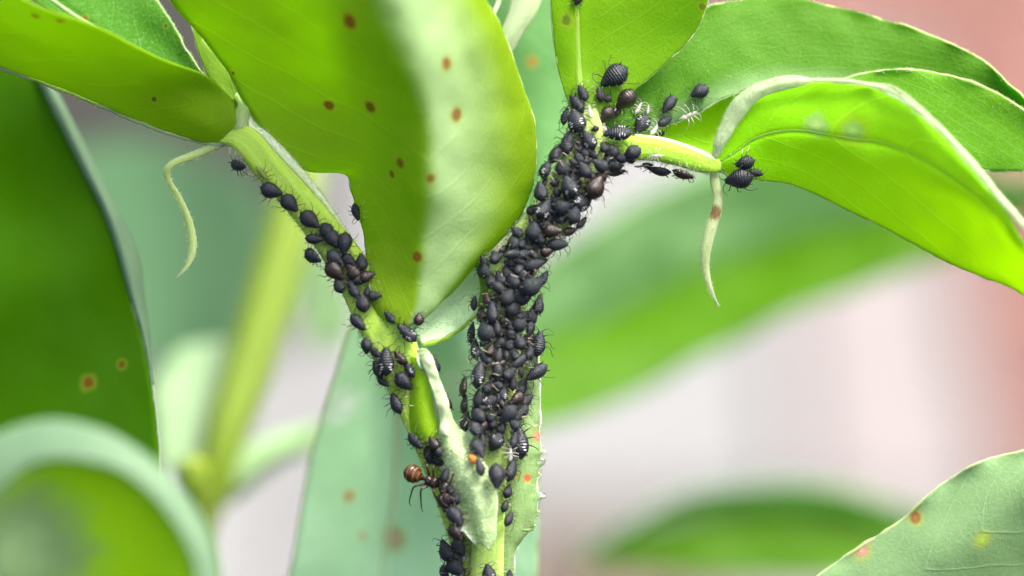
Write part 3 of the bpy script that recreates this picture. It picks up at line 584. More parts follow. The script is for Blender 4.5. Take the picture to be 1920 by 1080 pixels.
blade('leaf', [[(380, 900, 7), (330, 880, 7), (300, 900, 7)], [(400, 800, 7.6), (340, 780, 7.6), (290, 790, 7.6)], [(420, 720, 8), (350, 710, 8), (290, 720, 8)], [(440, 640, 8.4), (390, 640, 8.4), (340, 650, 8.4)]], LM('leaf_pale_blur_low', face=(.24, .38, .2), trans=(.12, .25, .06), tw=.3, veins=3, vein_amt=.05, fuzz=.1), back, nv=30, nu=16, seed=26)
m_gb = LM('leaf_green_blur', face=(.12, .30, .10), trans=(.15, .4, .05), tw=.4, veins=3, vein_amt=.1, fuzz=.1)
blade('leaf', [[(580, 440, 12), (590, 440, 12), (600, 440, 12)], [(560, 500, 12), (600, 500, 12), (640, 500, 12)], [(560, 580, 12), (610, 590, 12), (670, 600, 12)], [(580, 650, 12), (605, 655, 12), (630, 660, 12)]], m_sb, back, nv=30, nu=16, seed=27)
m_gg = LM('leaf_greygreen_blur', face=(.16, .27, .15), trans=(.10, .2, .06), tw=.3, veins=3, vein_amt=.0, fuzz=.0, mottle=.0, spec=.0)
blade('leaf', [[(60, 300, 18), (260, 260, 19), (470, 330, 18)], [(90, 430, 17), (300, 420, 18), (530, 440, 17)], [(120, 560, 16), (310, 560, 17), (500, 570, 16)], [(200, 680, 15), (310, 690, 16), (420, 680, 15)]], m_gg, back, nv=30, nu=20, seed=28)

rf = Vector((9, 10, 0)); right = empty('bean_plant', rf)
tag(right, 'out of focus bean plant behind the thick stem with two broad leaves toned half backlit', 'plant')
upright(right, [(1960, 330, 7.5, 40), (2010, 700, 7.5, 42), (2030, 1150, 7.0, 44)], g_stem, rf)
mR1 = LM('leaf_broad_skylit', face=(.20, .42, .13), trans=(.22, .50, .02), tw=.45, veins=4, vein_amt=.05, fuzz=.1, mottle=.2)  # upper half: reflected sky light is painted into its colour
mR2 = LM('leaf_broad_backlit', face=(.12, .26, .02), trans=(.28, .55, .0), tw=.6, veins=4, vein_amt=.05, fuzz=.05, mottle=.2)  # lower half: light shining through the leaf is painted into its colour
def half(rows, a, b): return [r[a:b] for r in rows]
R1 = [[(820, 640, 10), (830, 730, 10.6), (840, 840, 10)], [(950, 540, 10.5), (960, 660, 11.3), (965, 815, 10.5)], [(1080, 445, 11), (1120, 590, 12), (1140, 755, 11)], [(1250, 345, 11.5), (1290, 515, 12.4), (1320, 668, 11.5)],
      [(1420, 270, 11.8), (1480, 445, 12.6), (1520, 575, 11.8)], [(1640, 250, 12), (1680, 400, 12.4), (1720, 500, 12)], [(1820, 310, 12), (1850, 380, 12.2), (1870, 440, 12)], [(1940, 340, 11.8), (1950, 360, 11.8), (1960, 380, 11.8)]]
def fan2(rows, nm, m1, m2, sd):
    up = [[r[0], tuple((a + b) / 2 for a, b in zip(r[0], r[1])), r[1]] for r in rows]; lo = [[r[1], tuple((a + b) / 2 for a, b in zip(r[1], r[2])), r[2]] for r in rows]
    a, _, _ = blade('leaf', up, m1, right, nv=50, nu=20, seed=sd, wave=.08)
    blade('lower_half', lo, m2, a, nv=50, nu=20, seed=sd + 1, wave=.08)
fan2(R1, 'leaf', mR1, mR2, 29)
R2 = [[(1080, 1045, 13.0), (1080, 1050, 13.0), (1080, 1060, 13.0)], [(1160, 985, 13.0), (1160, 1010, 13.2), (1170, 1065, 13.0)], [(1300, 925, 13.0), (1300, 965, 13.3), (1310, 1080, 13.0)], [(1450, 905, 13.0), (1450, 950, 13.4), (1460, 1085, 13.0)],
      [(1600, 920, 13.0), (1600, 960, 13.4), (1610, 1090, 13.0)], [(1750, 965, 13.2), (1750, 1000, 13.4), (1760, 1100, 13.2)], [(1950, 1040, 13.6), (1950, 1055, 13.6), (1950, 1090, 13.6)]]
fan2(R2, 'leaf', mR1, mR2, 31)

cf = Vector((7.5, -1, 0)); corner = empty('bean_plant', cf)
tag(corner, 'bean plant showing one pale green leaf with a brown spot and a pink spot', 'plant')
upright(corner, [(2060, 860, .6, 26), (2090, 1150, .6, 30)], g_stem, cf)
mBR = LM('leaf_corner', face=(.40, .60, .28), trans=(.3, .6, .08), tw=.35, veins=5, vein_amt=.3, fuzz=.3, mottle=.5, bump=.3,
         spots=leafset([(1716, 970, .3, 13, (.32, .10, .02)), (1615, 1032, .3, 16, (.50, .26, .20)), (1842, 1012, .3, 14, (.34, .52, .06))]))
blade('leaf', [[(1515, 1095, .3), (1560, 1140, .3), (1600, 1190, .3)], [(1602, 1032, .3), (1680, 1095, .25), (1760, 1160, .3)], [(1690, 975, .3), (1780, 1040, .2), (1880, 1130, .5)], [(1770, 906, .3), (1860, 980, .2), (1950, 1080, .6)],
               [(1850, 863, .3), (1920, 930, .2), (1990, 1020, .7)], [(1930, 847, .3), (1980, 900, .25), (2040, 980, .6)], [(2040, 850, .5), (2060, 870, .5), (2080, 900, .5)]], mBR, corner, nv=90, nu=50, seed=33, margin=g_rim, msides='l', mr=.02, ruffle=.12)
# ------------------------------------------------------------------ insects
bv_v, bv_f = [], []
for k, (vs, fs) in SURF.items():
    o0 = len(bv_v); bv_v += vs; bv_f += [tuple(i + o0 for i in f) for f in fs]
BVH = BVHTree.FromPolygons(bv_v, bv_f)

m_black = bug_mat('aphid_black', (.003, .0065, .012), (.006, .012, .022), rough=.42, spec=.5, var=.3, bump=.5)
m_grey = bug_mat('aphid_matte_grey', (.008, .012, .016), (.014, .022, .029), rough=.62, spec=.35, var=.3)
m_brown = bug_mat('aphid_brown', (.009, .005, .004), (.018, .009, .007), rough=.3, spec=.5, var=.3)
m_nymph = bug_mat('aphid_nymph', (.007, .009, .013), (.014, .018, .025), rough=.5, spec=.4, var=.4)
m_orange = bug_mat('aphid_amber', (.40, .16, .02), (.5, .25, .04), rough=.4, tw=.4)
m_pale = bug_mat('aphid_green_pale', (.14, .20, .04), (.25, .33, .08), rough=.4, tw=.4)
m_skin = bug_mat('shed_skin', (.42, .42, .38), (.68, .68, .62), rough=.55, tw=.35, var=.3)
m_leg = bug_mat('leg_black', (.012, .012, .012), (.03, .028, .024), rough=.4, bump=0)
m_shin = bug_mat('leg_pale', (.35, .30, .20), (.50, .45, .32), rough=.5, bump=0)
m_wax = bug_mat('white_wax', (.60, .63, .66), (.78, .80, .82), rough=.8, bump=0)

def interp(keys, x):
    ks = sorted(keys); 
    if x <= ks[0][0]: return ks[0][1:]
    for a, b in zip(ks, ks[1:]):
        if x <= b[0]:
            f = (x - a[0]) / (b[0] - a[0]); f = f * f * (3 - 2 * f) if False else f
            return tuple(p * (1 - f) + q * f for p, q in zip(a[1:], b[1:]))
    return ks[-1][1:]
def body_data(name, mat, prof, wax=False, pf_slim=False, nr=16, ns=26, thick=1.0, flat=.85, belly=.5, lump=0.0):
    xs = np.linspace(prof[0][0], prof[-1][0], ns); c = cr([p for p in prof], ns)
    V = [(c[0][0], 0, 0)]; F = []; MI = []
    for i in range(1, ns - 1):
        x, wd = c[i][0], max(.004, c[i][1])
        for j in range(nr):
            a = 2 * math.pi * j / nr; y = wd * math.cos(a); z = wd * math.sin(a) * (flat if math.sin(a) > 0 else belly)
            if lump: 
                k = 1 + lump * vnoise((x, y, z), 7, 3); y *= k; z *= k
            V.append((x, y, z + .02 * math.sin((x + .5) * math.pi)))
    V.append((c[-1][0], 0, 0)); e = len(V) - 1
    for j in range(nr):
        F.append((0, 1 + (j + 1) % nr, 1 + j)); F.append((e, 1 + (ns - 3) * nr + j, 1 + (ns - 3) * nr + (j + 1) % nr))
    for i in range(ns - 3):
        for j in range(nr):
            a = 1 + i * nr + j; b = 1 + i * nr + (j + 1) % nr; F.append((a, b, b + nr, a + nr))
    MI = [0] * len(F)
    # eyes
    def ball(cx, cy, cz, r, mi):
        o = len(V)
        for (dx, dy, dz) in ((1, 0, 0), (-1, 0, 0), (0, 1, 0), (0, -1, 0), (0, 0, 1), (0, 0, -1)): V.append((cx + dx * r, cy + dy * r, cz + dz * r))
        for f in ((0, 2, 4), (2, 1, 4), (1, 3, 4), (3, 0, 4), (2, 0, 5), (1, 2, 5), (3, 1, 5), (0, 3, 5)): F.append(tuple(o + q for q in f)); MI.append(mi)
    for s in (-1, 1): ball(.43, s * .085, .03, .02, 0)
    if wax:
        # broken white wax bars lying across the back
        for k, x in enumerate((-.06, -.15, -.23)):
            for s in (-1, 1):
                if wax == 1 and s == -1 and k % 2: continue
                wd = np.interp(-x, [-.5, -.26, 0, .15, .28, .38], [.02, .22, .335, .35, .30, .21]) * (.77 if pf_slim else 1)
                for (a0, a1) in (((52, 70)) , ) if k % 2 else ((40, 62),):
                    o = len(V)
                    for a in np.linspace(a0, a1, 4):
                        aa = math.radians(a); 
                        for dx in (-.010, .010):
                            V.append((x + dx, s * wd * math.cos(aa) * 1.05, wd * math.sin(aa) * flat * 1.06 + .02 * math.sin((x + .5) * math.pi)))
                    for q in range(3):
                        p = o + q * 2; F.append((p, p + 1, p + 3, p + 2)); MI.append(1)
    me = bpy.data.meshes.new(name); me.from_pydata(V, [], F); me.materials.append(mat); me.materials.append(m_wax)
    me.polygons.foreach_set('material_index', MI); me.polygons.foreach_set('use_smooth', [True] * len(F)); me.update()
    return me
PROF = [(.50, .0), (.48, .07), (.43, .115), (.36, .15), (.28, .205), (.18, .27), (.04, .33), (-.12, .35), (-.25, .315), (-.36, .22), (-.43, .12), (-.47, .05), (-.50, .03), (-.52, .0)]
PLUMP = [(.50, .0), (.48, .07), (.43, .12), (.36, .17), (.27, .25), (.14, .33), (-.02, .375), (-.17, .36), (-.31, .275), (-.41, .16), (-.46, .06), (-.5, .0)]
SLIM = [(.50, .0), (.48, .07), (.42, .115), (.34, .15), (.24, .20), (.08, .25), (-.1, .268), (-.25, .235), (-.37, .16), (-.44, .08), (-.48, .035), (-.51, .0)]
SHRUNK = [(.50, .0), (.46, .06), (.38, .07), (.30, .09), (.18, .10), (.05, .13), (-.08, .11), (-.2, .14), (-.33, .10), (-.42, .05), (-.5, .0)]
BODIES = {}
for nm, mt in (('black', m_black), ('grey', m_grey), ('brown', m_brown), ('nymph', m_nymph), ('orange', m_orange), ('pale', m_pale), ('skin', m_skin)):
    for sh, pf in (('m', PROF), ('p', PLUMP), ('s', SLIM)):
        BODIES[nm + sh] = body_data('aphid_body', mt, pf)
BODIES['skinx'] = body_data('aphid_body', m_skin, SHRUNK, flat=.5, lump=.5)
BODIES['palex'] = body_data('aphid_body', m_pale, SHRUNK, lump=.2)
for sh, pf in (('m', PROF), ('p', PLUMP), ('s', SLIM)): BODIES['wax' + sh] = body_data('aphid_body', m_black, pf, wax=2, pf_slim=(sh == 's'))

def limb_data(name, pts, rads, mats, split=None, sides=6, n=14):
    c = cr([(*p, r) for p, r in zip(pts, rads)], n)
    V, F, UV = tube_mesh([Vector(x[:3]) for x in c], [max(.004, x[3]) for x in c], sides)
    me = bpy.data.meshes.new(name); me.from_pydata([tuple(v) for v in V], [], F)
    for m in mats: me.materials.append(m)
    if split:
        mi = [(1 if split[0] < (i // sides) / n < split[1] else 0) for i in range((n - 1) * sides)] + [0, 0]
        me.polygons.foreach_set('material_index', mi)
    me.polygons.foreach_set('use_smooth', [True] * len(F)); me.update(); return me
LEGS = []
for vv in range(5):
    r = random.Random(vv * 11 + 3); st = []
    for (x0, kx, fx, ky, fy) in ((.24, .40, .50, .30, .44), (.12, .12, .06, .40, .56), (.0, -.14, -.40, .42, .60)):
        for s in (1, -1):
            jx, jy = r.uniform(-.09, .09), r.uniform(-.07, .07); k = 1.15 if vv % 2 else 1
            pts = [(x0, s * .10, -.02), ((x0 + kx) / 2, s * (ky * .55), .10), (kx + jx * .5, s * (ky + jy * .5), .12), ((kx + fx) / 2 + jx, s * (ky + fy) / 2 * k, -.02), (fx + jx, s * (fy + jy) * k, -.19), (fx + jx + .03, s * (fy + jy + .04) * k, -.21)]
            st.append({m: limb_data('aphid_leg', pts, [.020, .022, .015, .012, .009, .006], [m_leg, m_shin] if m == 'b' else [m_skin, m_skin], split=(.45, .78) if m == 'b' and vv in (1, 3) else None) for m in ('b', 's')})
    an = []
    for s in (1, -1):
        j = r.uniform(-.1, .1)
        an.append({m: limb_data('aphid_antenna', [(.46, s * .05, .03), (.56 + j * .3, s * .14, .10), (.60 + j, s * .30, .12), (.50 + j * 1.5, s * .50, .08)], [.018, .013, .010, .007], [m_leg if m == 'b' else m_skin]) for m in ('b', 's')})
    LEGS.append((st, an))
CORN = [limb_data('aphid_cornicle', [(-.30, s * .17, .13), (-.36, s * .20, .17), (-.42, s * .22, .19)], [.026, .022, .020], [m_leg], n=5) for s in (1, -1)]

def link(name, data, parent):
    o = bpy.data.objects.new(name, data); COL.objects.link(o); o.parent = parent; return o

def settle(px, py, L, d0=-3.0, h=.2, d1=3.0):
    """where on the plant an insect seen at a pixel stands: contact point and the surface's up"""
    r = (P(px, py) - CAMP).normalized(); t = DIST + d0; best = (1e9, None, None); tmax = DIST + d1
    for _ in range(160):
        c = CAMP + r * t; q = BVH.find_nearest(c); dd = (c - q[0]).length
        if dd < best[0]: best = (dd, c.copy(), q[0].copy())
        if dd < h * L: break
        t += max(.004, (dd - h * L) * .8)
        if t > tmax: break
    dd, c, s = best
    up = (c - s).normalized() if dd > 1e-4 else -r
    return c, s, up, dd

AR = [0]
def aphid(px, py, ang, ln, kind='black', shape='m', d0=-3.0, d1=3.0, lift=0.0, wh=.23, name='black_aphid', parts=True, tilt=None):
    L_ = ln / 200.0
    c, s, up, dd = settle(px, py, L_, d0, wh, d1)
    if dd > .6 * L_: MISS.append((px, py, round(dd, 2)))
    a = math.radians(ang); hd = RIGHT * math.cos(a) + UPV * math.sin(a)
    up = (up + (-DIRV) * .25).normalized()
    x = hd - up * hd.dot(up)
    if x.length < .2: x = x + RIGHT * .01
    x.normalize(); y = up.cross(x)
    M = Matrix((x, y, up)).transposed().to_4x4()
    loc = c + up * lift * L_
    k = L_ * 1.0
    root = empty(name, (0, 0, 0)); root.empty_display_size = .05
    root.matrix_world = Matrix.Translation(loc) @ M @ Matrix.Diagonal((k, k, k, 1))
    root.rotation_mode = 'XYZ'
    key = {'skin': 'skinx', 'palex': 'palex'}.get(kind, kind + shape)
    link('body', BODIES[key], root)
    st, an = LEGS[AR[0] % 5]; AR[0] += 1
    mk = 's' if kind == 'skin' else 'b'
    if parts:
        for q in st: link('leg', q[mk], root)
        for q in an: link('antenna', q[mk], root)
        if kind not in ('skin', 'palex') and ln > 33:
            for q in CORN: link('cornicle', q, root)
    return root
MISS = []

# every aphid: (x, y in the photograph, way the head points in degrees, body length in photo pixels, look, shape)
B_, W_, N_, R_, Y_ = 'black', 'wax', 'nymph', 'brown', 'grey'
FORK = [(1152, 143, 215, 56, B_, 'm'), (1093, 175, 115, 33, B_, 's'), (1125, 178, 100, 28, N_, 's'), (1138, 184, 150, 20, N_, 'm'), (1173, 186, 225, 46, R_, 'm'), (1137, 215, 235, 36, R_, 'm'), (1155, 212, 225, 26, R_, 's'),
        (1082, 195, 125, 40, B_, 's'), (1061, 219, 120, 35, B_, 's'), (1081, 228, 110, 48, W_, 'm'), (1107, 210, 100, 27, 'skin', 'm'), (1116, 242, 200, 16, R_, 'm'), (1159, 252, 180, 52, W_, 's'),
        (1203, 233, 240, 40, W_, 'm'), (1197, 204, 60, 26, 'skin', 'm'), (1215, 206, 80, 18, 'skin', 'm'), (1104, 264, 120, 38, W_, 'm'), (1064, 269, 80, 46, B_, 's'), (1146, 283, 140, 36, N_, 'm'), (1186, 286, 210, 34, B_, 'p'),
        (1112, 290, 170, 21, N_, 'm'), (1246, 228, 30, 30, B_, 's'), (1227, 243, 45, 30, 'skin', 'm'), (1239, 249, 200, 18, B_, 'm'), (1255, 195, 235, 38, B_, 's'), (1312, 172, 205, 36, B_, 'm'), (1290, 217, 20, 36, 'skin', 'm'),
        (1183, 301, 180, 16, B_, 'm'), (1202, 310, 60, 28, 'skin', 'm'), (1214, 308, 30, 20, B_, 'm'), (1237, 318, 175, 42, B_, 's'), (1281, 324, 330, 40, R_, 's'), (1231, 292, 180, 24, 'skin', 'm'),
        (1397, 305, 195, 36, B_, 'm'), (1386, 334, 195, 52, B_, 'm'), (1416, 324, 350, 28, B_, 's')]
STEM = [(1046, 290, 70, 36, B_, 'm'), (1055, 316, 100, 32, Y_, 'p'), (1030, 321, 80, 36, W_, 'm'), (1016, 361, 100, 36, W_, 'm'), (1019, 392, 60, 40, W_, 'm'), (1044, 362, 270, 20, N_, 'p'), (1066, 350, 110, 40, W_, 'p'),
        (1096, 320, 120, 32, B_, 'm'), (1076, 318, 80, 22, N_, 'm'), (1075, 305, 150, 20, N_, 'm'), (1123, 310, 150, 32, B_, 'm'), (1149, 307, 180, 38, Y_, 's'), (1154, 318, 10, 34, B_, 's'), (1167, 297, 0, 26, B_, 'm'),
        (1126, 330, 20, 34, R_, 'm'), (1112, 351, 60, 46, R_, 'p'), (1092, 377, 40, 44, W_, 'm'), (1054, 388, 10, 36, Y_, 'p'), (1074, 402, 70, 36, Y_, 'm'), (1083, 414, 20, 28, B_, 's'), (1021, 422, 160, 28, Y_, 'p'), (1031, 410, 40, 20, N_, 'm'),
        (999, 434, 80, 36, Y_, 'p'), (1036, 434, 0, 34, R_, 'm'), (1066, 433, 10, 28, R_, 's'), (1084, 297, 120, 26, B_, 'm'), (1039, 343, 200, 20, B_, 'm'), (1023, 341, 100, 22, B_, 's'), (1084, 348, 60, 20, B_, 'm'), (1087, 275, 100, 26, B_, 's'),
        (970, 436, 140, 26, B_, 'm'), (964, 455, 90, 32, Y_, 'p'), (980, 456, 60, 24, B_, 'm'), (1006, 461, 0, 26, B_, 's'), (987, 464, 180, 24, B_, 's'), (1043, 458, 0, 40, Y_, 's'), (1023, 471, 10, 26, R_, 'm'),
        (959, 476, 190, 30, B_, 's'), (983, 477, 20, 28, B_, 'm'), (920, 475, 130, 30, B_, 's'), (933, 485, 30, 28, B_, 'm'), (911, 494, 120, 28, B_, 's'), (905, 509, 100, 24, B_, 's'), (919, 510, 100, 30, Y_, 'm'), (921, 527, 80, 28, B_, 'm'),
        (935, 540, 320, 34, N_, 's'), (955, 492, 180, 22, N_, 'm'), (949, 508, 90, 24, N_, 'm'), (963, 527, 110, 38, B_, 'p'), (974, 504, 70, 30, B_, 'm'), (981, 516, 270, 26, B_, 'm'), (974, 489, 150, 24, B_, 'm'), (1000, 496, 20, 38, Y_, 's'),
        (1014, 491, 20, 24, B_, 's'), (1010, 517, 40, 30, B_, 'm'), (994, 534, 30, 46, Y_, 'm'), (974, 540, 200, 24, B_, 'm'), (950, 558, 60, 34, Y_, 'p'), (979, 557, 20, 36, Y_, 'p'), (914, 562, 100, 32, R_, 's'), (962, 579, 40, 34, Y_, 'p'),
        (995, 571, 60, 38, W_, 'm'), (990, 591, 60, 36, Y_, 'm'), (896, 570, 90, 26, B_, 's'), (905, 591, 110, 32, R_, 'm'), (924, 587, 92, 40, B_, 's'), (948, 601, 0, 24, N_, 'm'), (973, 607, 60, 34, Y_, 'p'), (976, 592, 30, 24, B_, 'm'),
        (985, 616, 240, 30, B_, 'm'), (931, 616, 95, 30, N_, 's'), (912, 622, 100, 42, Y_, 'p'), (897, 626, 85, 38, W_, 's'), (941, 625, 20, 20, N_, 'm'), (958, 628, 250, 26, N_, 'm'), (938, 643, 200, 26, N_, 'm'), (956, 647, 80, 26, N_, 'p'),
        (972, 641, 110, 32, B_, 'm'), (991, 638, 70, 34, R_, 'm'), (1009, 647, 80, 46, B_, 's'), (898, 657, 130, 40, W_, 's'), (911, 671, 130, 34, W_, 's'), (934, 668, 80, 30, N_, 's'), (950, 668, 270, 24, N_, 's'), (963, 665, 110, 24, B_, 'm'),
        (970, 679, 220, 36, W_, 's'), (984, 661, 40, 30, B_, 'm'), (986, 677, 140, 28, 'skin', 'm'), (1004, 698, 215, 44, B_, 's'), (932, 697, 270, 36, N_, 's'), (901, 703, 80, 48, W_, 's'), (955, 701, 40, 30, B_, 'm'), (947, 716, 60, 26, B_, 'm'),
        (961, 719, 85, 28, N_, 's'), (884, 728, 110, 36, R_, 's'), (979, 726, 60, 32, B_, 'm'), (942, 737, 90, 36, W_, 's'), (899, 747, 80, 34, Y_, 's'), (918, 752, 30, 36, W_, 'm'), (880, 760, 80, 34, B_, 's'), (968, 748, 200, 34, R_, 'm'),
        (986, 751, 40, 30, B_, 'm'), (952, 776, 230, 40, Y_, 'm'), (972, 781, 40, 38, B_, 's'), (982, 768, 70, 30, B_, 'm'), (898, 778, 120, 34, W_, 'p'), (924, 795, 80, 20, N_, 'p'), (940, 803, 60, 24, N_, 'm'), (881, 790, 80, 36, B_, 'm'),
        (886, 810, 80, 38, W_, 'm'), (876, 800, 95, 30, B_, 's'), (915, 809, 20, 18, B_, 'm'), (930, 828, 240, 36, W_, 'p'), (903, 828, 90, 28, N_, 's'), (894, 844, 290, 38, B_, 'm'), (976, 832, 95, 56, W_, 's'), (958, 825, 70, 32, B_, 's'),
        (897, 879, 100, 30, N_, 's'), (924, 895, 265, 44, B_, 'm'), (953, 882, 70, 40, B_, 's'), (885, 864, 120, 22, 'orange', 'm'), (950, 921, 60, 26, N_, 'm'), (946, 949, 70, 24, N_, 's'), (948, 973, 55, 28, N_, 's'), (953, 852, 90, 30, 'skin', 'm'),
        (917, 1074, 100, 34, W_, 'm'), (953, 1077, 90, 18, B_, 'm'), (1078, 335, 30, 24, B_, 'm'), (1062, 372, 250, 22, B_, 's'), (1038, 398, 300, 24, B_, 'm'), (1100, 303, 200, 22, B_, 's'), (1136, 296, 30, 22, B_, 's'), (936, 574, 80, 24, 'skin', 'm'),
        (1052, 412, 200, 24, B_, 'm'), (1050, 446, 190, 24, 'skin', 's'), (1000, 478, 330, 24, B_, 's'), (994, 510, 80, 22, B_, 's'), (910, 640, 50, 24, B_, 's'), (906, 685, 60, 26, B_, 'm'), (976, 700, 330, 24, B_, 's'), (962, 760, 150, 26, B_, 's'),
        (906, 765, 200, 26, B_, 's'), (1070, 262, 70, 26, B_, 's'), (1090, 250, 100, 24, B_, 's'), (982, 590, 200, 22, B_, 's'), (993, 652, 250, 26, R_, 's')]
BRANCH = [(451, 307, 20, 40, B_, 's'), (491, 325, 310, 34, 'palex', 's'), (509, 357, 345, 42, B_, 'm'), (543, 381, 315, 40, B_, 'm'), (581, 412, 320, 42, B_, 'm'), (613, 433, 310, 34, B_, 'p'), (624, 448, 300, 38, B_, 'm'),
          (589, 448, 0, 34, B_, 's'), (646, 456, 265, 40, B_, 'm'), (590, 478, 0, 40, B_, 'm'), (628, 484, 320, 36, B_, 'm'), (654, 488, 320, 30, B_, 'm'), (678, 492, 95, 32, B_, 'm'), (628, 508, 320, 44, R_, 'm'), (662, 510, 130, 36, R_, 'm'),
          (688, 519, 20, 32, R_, 'm'), (671, 524, 200, 30, B_, 'm'), (637, 535, 110, 30, B_, 'm'), (658, 531, 100, 24, B_, 'm'), (665, 548, 300, 28, B_, 'm'), (703, 555, 0, 26, B_, 'm'), (681, 569, 100, 34, N_, 'p'), (689, 548, 250, 22, B_, 's'),
          (671, 604, 315, 38, B_, 's'), (731, 595, 130, 28, B_, 's'), (784, 598, 90, 26, R_, 'p'), (763, 625, 140, 44, W_, 's'), (688, 648, 265, 30, B_, 'm'), (705, 662, 310, 28, B_, 's'), (724, 678, 90, 52, W_, 's'), (709, 692, 110, 34, B_, 's'),
          (719, 715, 330, 26, B_, 's'), (751, 672, 130, 32, R_, 's'), (769, 693, 130, 34, W_, 's'), (757, 715, 315, 40, B_, 'm'), (743, 757, 110, 40, B_, 's')]
LOW = [(780, 826, 330, 38, B_, 's'), (813, 832, 120, 30, R_, 'm'), (804, 852, 280, 34, B_, 's'), (823, 848, 200, 26, B_, 'm'), (822, 866, 340, 28, B_, 's'), (838, 892, 60, 32, B_, 's'), (843, 918, 330, 28, B_, 's'), (841, 937, 10, 44, R_, 'm'),
       (856, 932, 80, 30, B_, 'm'), (843, 954, 20, 24, B_, 's'), (853, 969, 300, 40, B_, 'm'), (862, 977, 90, 26, B_, 's'), (854, 998, 320, 36, R_, 'm'), (841, 1032, 120, 44, W_, 'm'), (860, 1027, 300, 36, B_, 'm'), (868, 1042, 80, 28, 'skin', 'm'),
       (855, 1064, 320, 42, Y_, 'm'), (839, 1074, 320, 34, B_, 'm'), (861, 1052, 60, 26, B_, 's'), (864, 1010, 270, 26, B_, 's'), (866, 1078, 60, 28, B_, 's')]
BEHIND = [(668, 397, 285, 32, B_, 's', -.1), (815, 686, 60, 32, B_, 'm', .12), (792, 672, 90, 20, R_, 'm', .12), (838, 757, 100, 34, B_, 's', .08), (862, 818, 100, 30, Y_, 's', .08)]
SITE = {}
recs = []
def run(lst, site, layer=0.0):
    for n_, q in enumerate(lst):
        if q[4] == 'wax' and site in ('stem', 'low') and n_ % 2 and q[:2] not in ((976, 832), (917, 1074)): q = (*q[:4], 'black', *q[5:])
        d = q[6] if len(q) > 6 else -3.0
        lift = random.uniform(0, layer)
        kind = q[4]; nm = 'aphid_skin' if kind == 'skin' else 'black_aphid'
        if kind in ('orange', 'palex'): nm = 'young_aphid'
        o = aphid(q[0], q[1], q[2], q[3] * (1.12 if site == 'stem' else 1.08), kind, q[5], d0=d, lift=lift, name=nm)
        recs.append((o, q, site))
# young ones wedged in the gaps between the grown aphids
PATHX = lambda y: float(np.interp(y, [180, 240, 290, 345, 400, 460, 520, 580, 650, 720, 800, 880, 950, 1110], [1103, 1100, 1092, 1068, 1038, 992, 960, 947, 942, 932, 922, 916, 912, 905]))
have = [(q[0], q[1], q[3]) for q in FORK + STEM]; tries = 0; FILL = []
rr = random.Random(21)
while len(FILL) < 24 and tries < 9000:
    tries += 1; y = rr.uniform(262, 815); x = PATHX(y) + rr.uniform(-44, 44); l = rr.uniform(20, 31)
    if all((x - a) ** 2 + (y - b) ** 2 > (.27 * (l + c)) ** 2 for a, b, c in have):
        have.append((x, y, l)); FILL.append((round(x), round(y), rr.choice((90, 70, 110, 250, 40, 140, 200)), round(l), rr.choice((B_, B_, B_, N_, R_, Y_)), rr.choice('mms')))
print('fill', len(FILL))
STEM += FILL
run(FORK, 'fork', .05); run(STEM, 'stem', .35); run(BRANCH, 'branch', .12); run(LOW, 'low', .15); run(BEHIND, 'behind')
top = aphid(1083, -4, 250, 30, 'black', 'p', name='black_aphid'); recs.append((top, (1083, -4, 250, 30, B_, 'p'), 'top'))
far = aphid(1917, 228, 270, 26, 'black', 'm', name='black_aphid', d0=-1); recs.append((far, (1917, 228, 270, 26, B_, 'm'), 'far'))
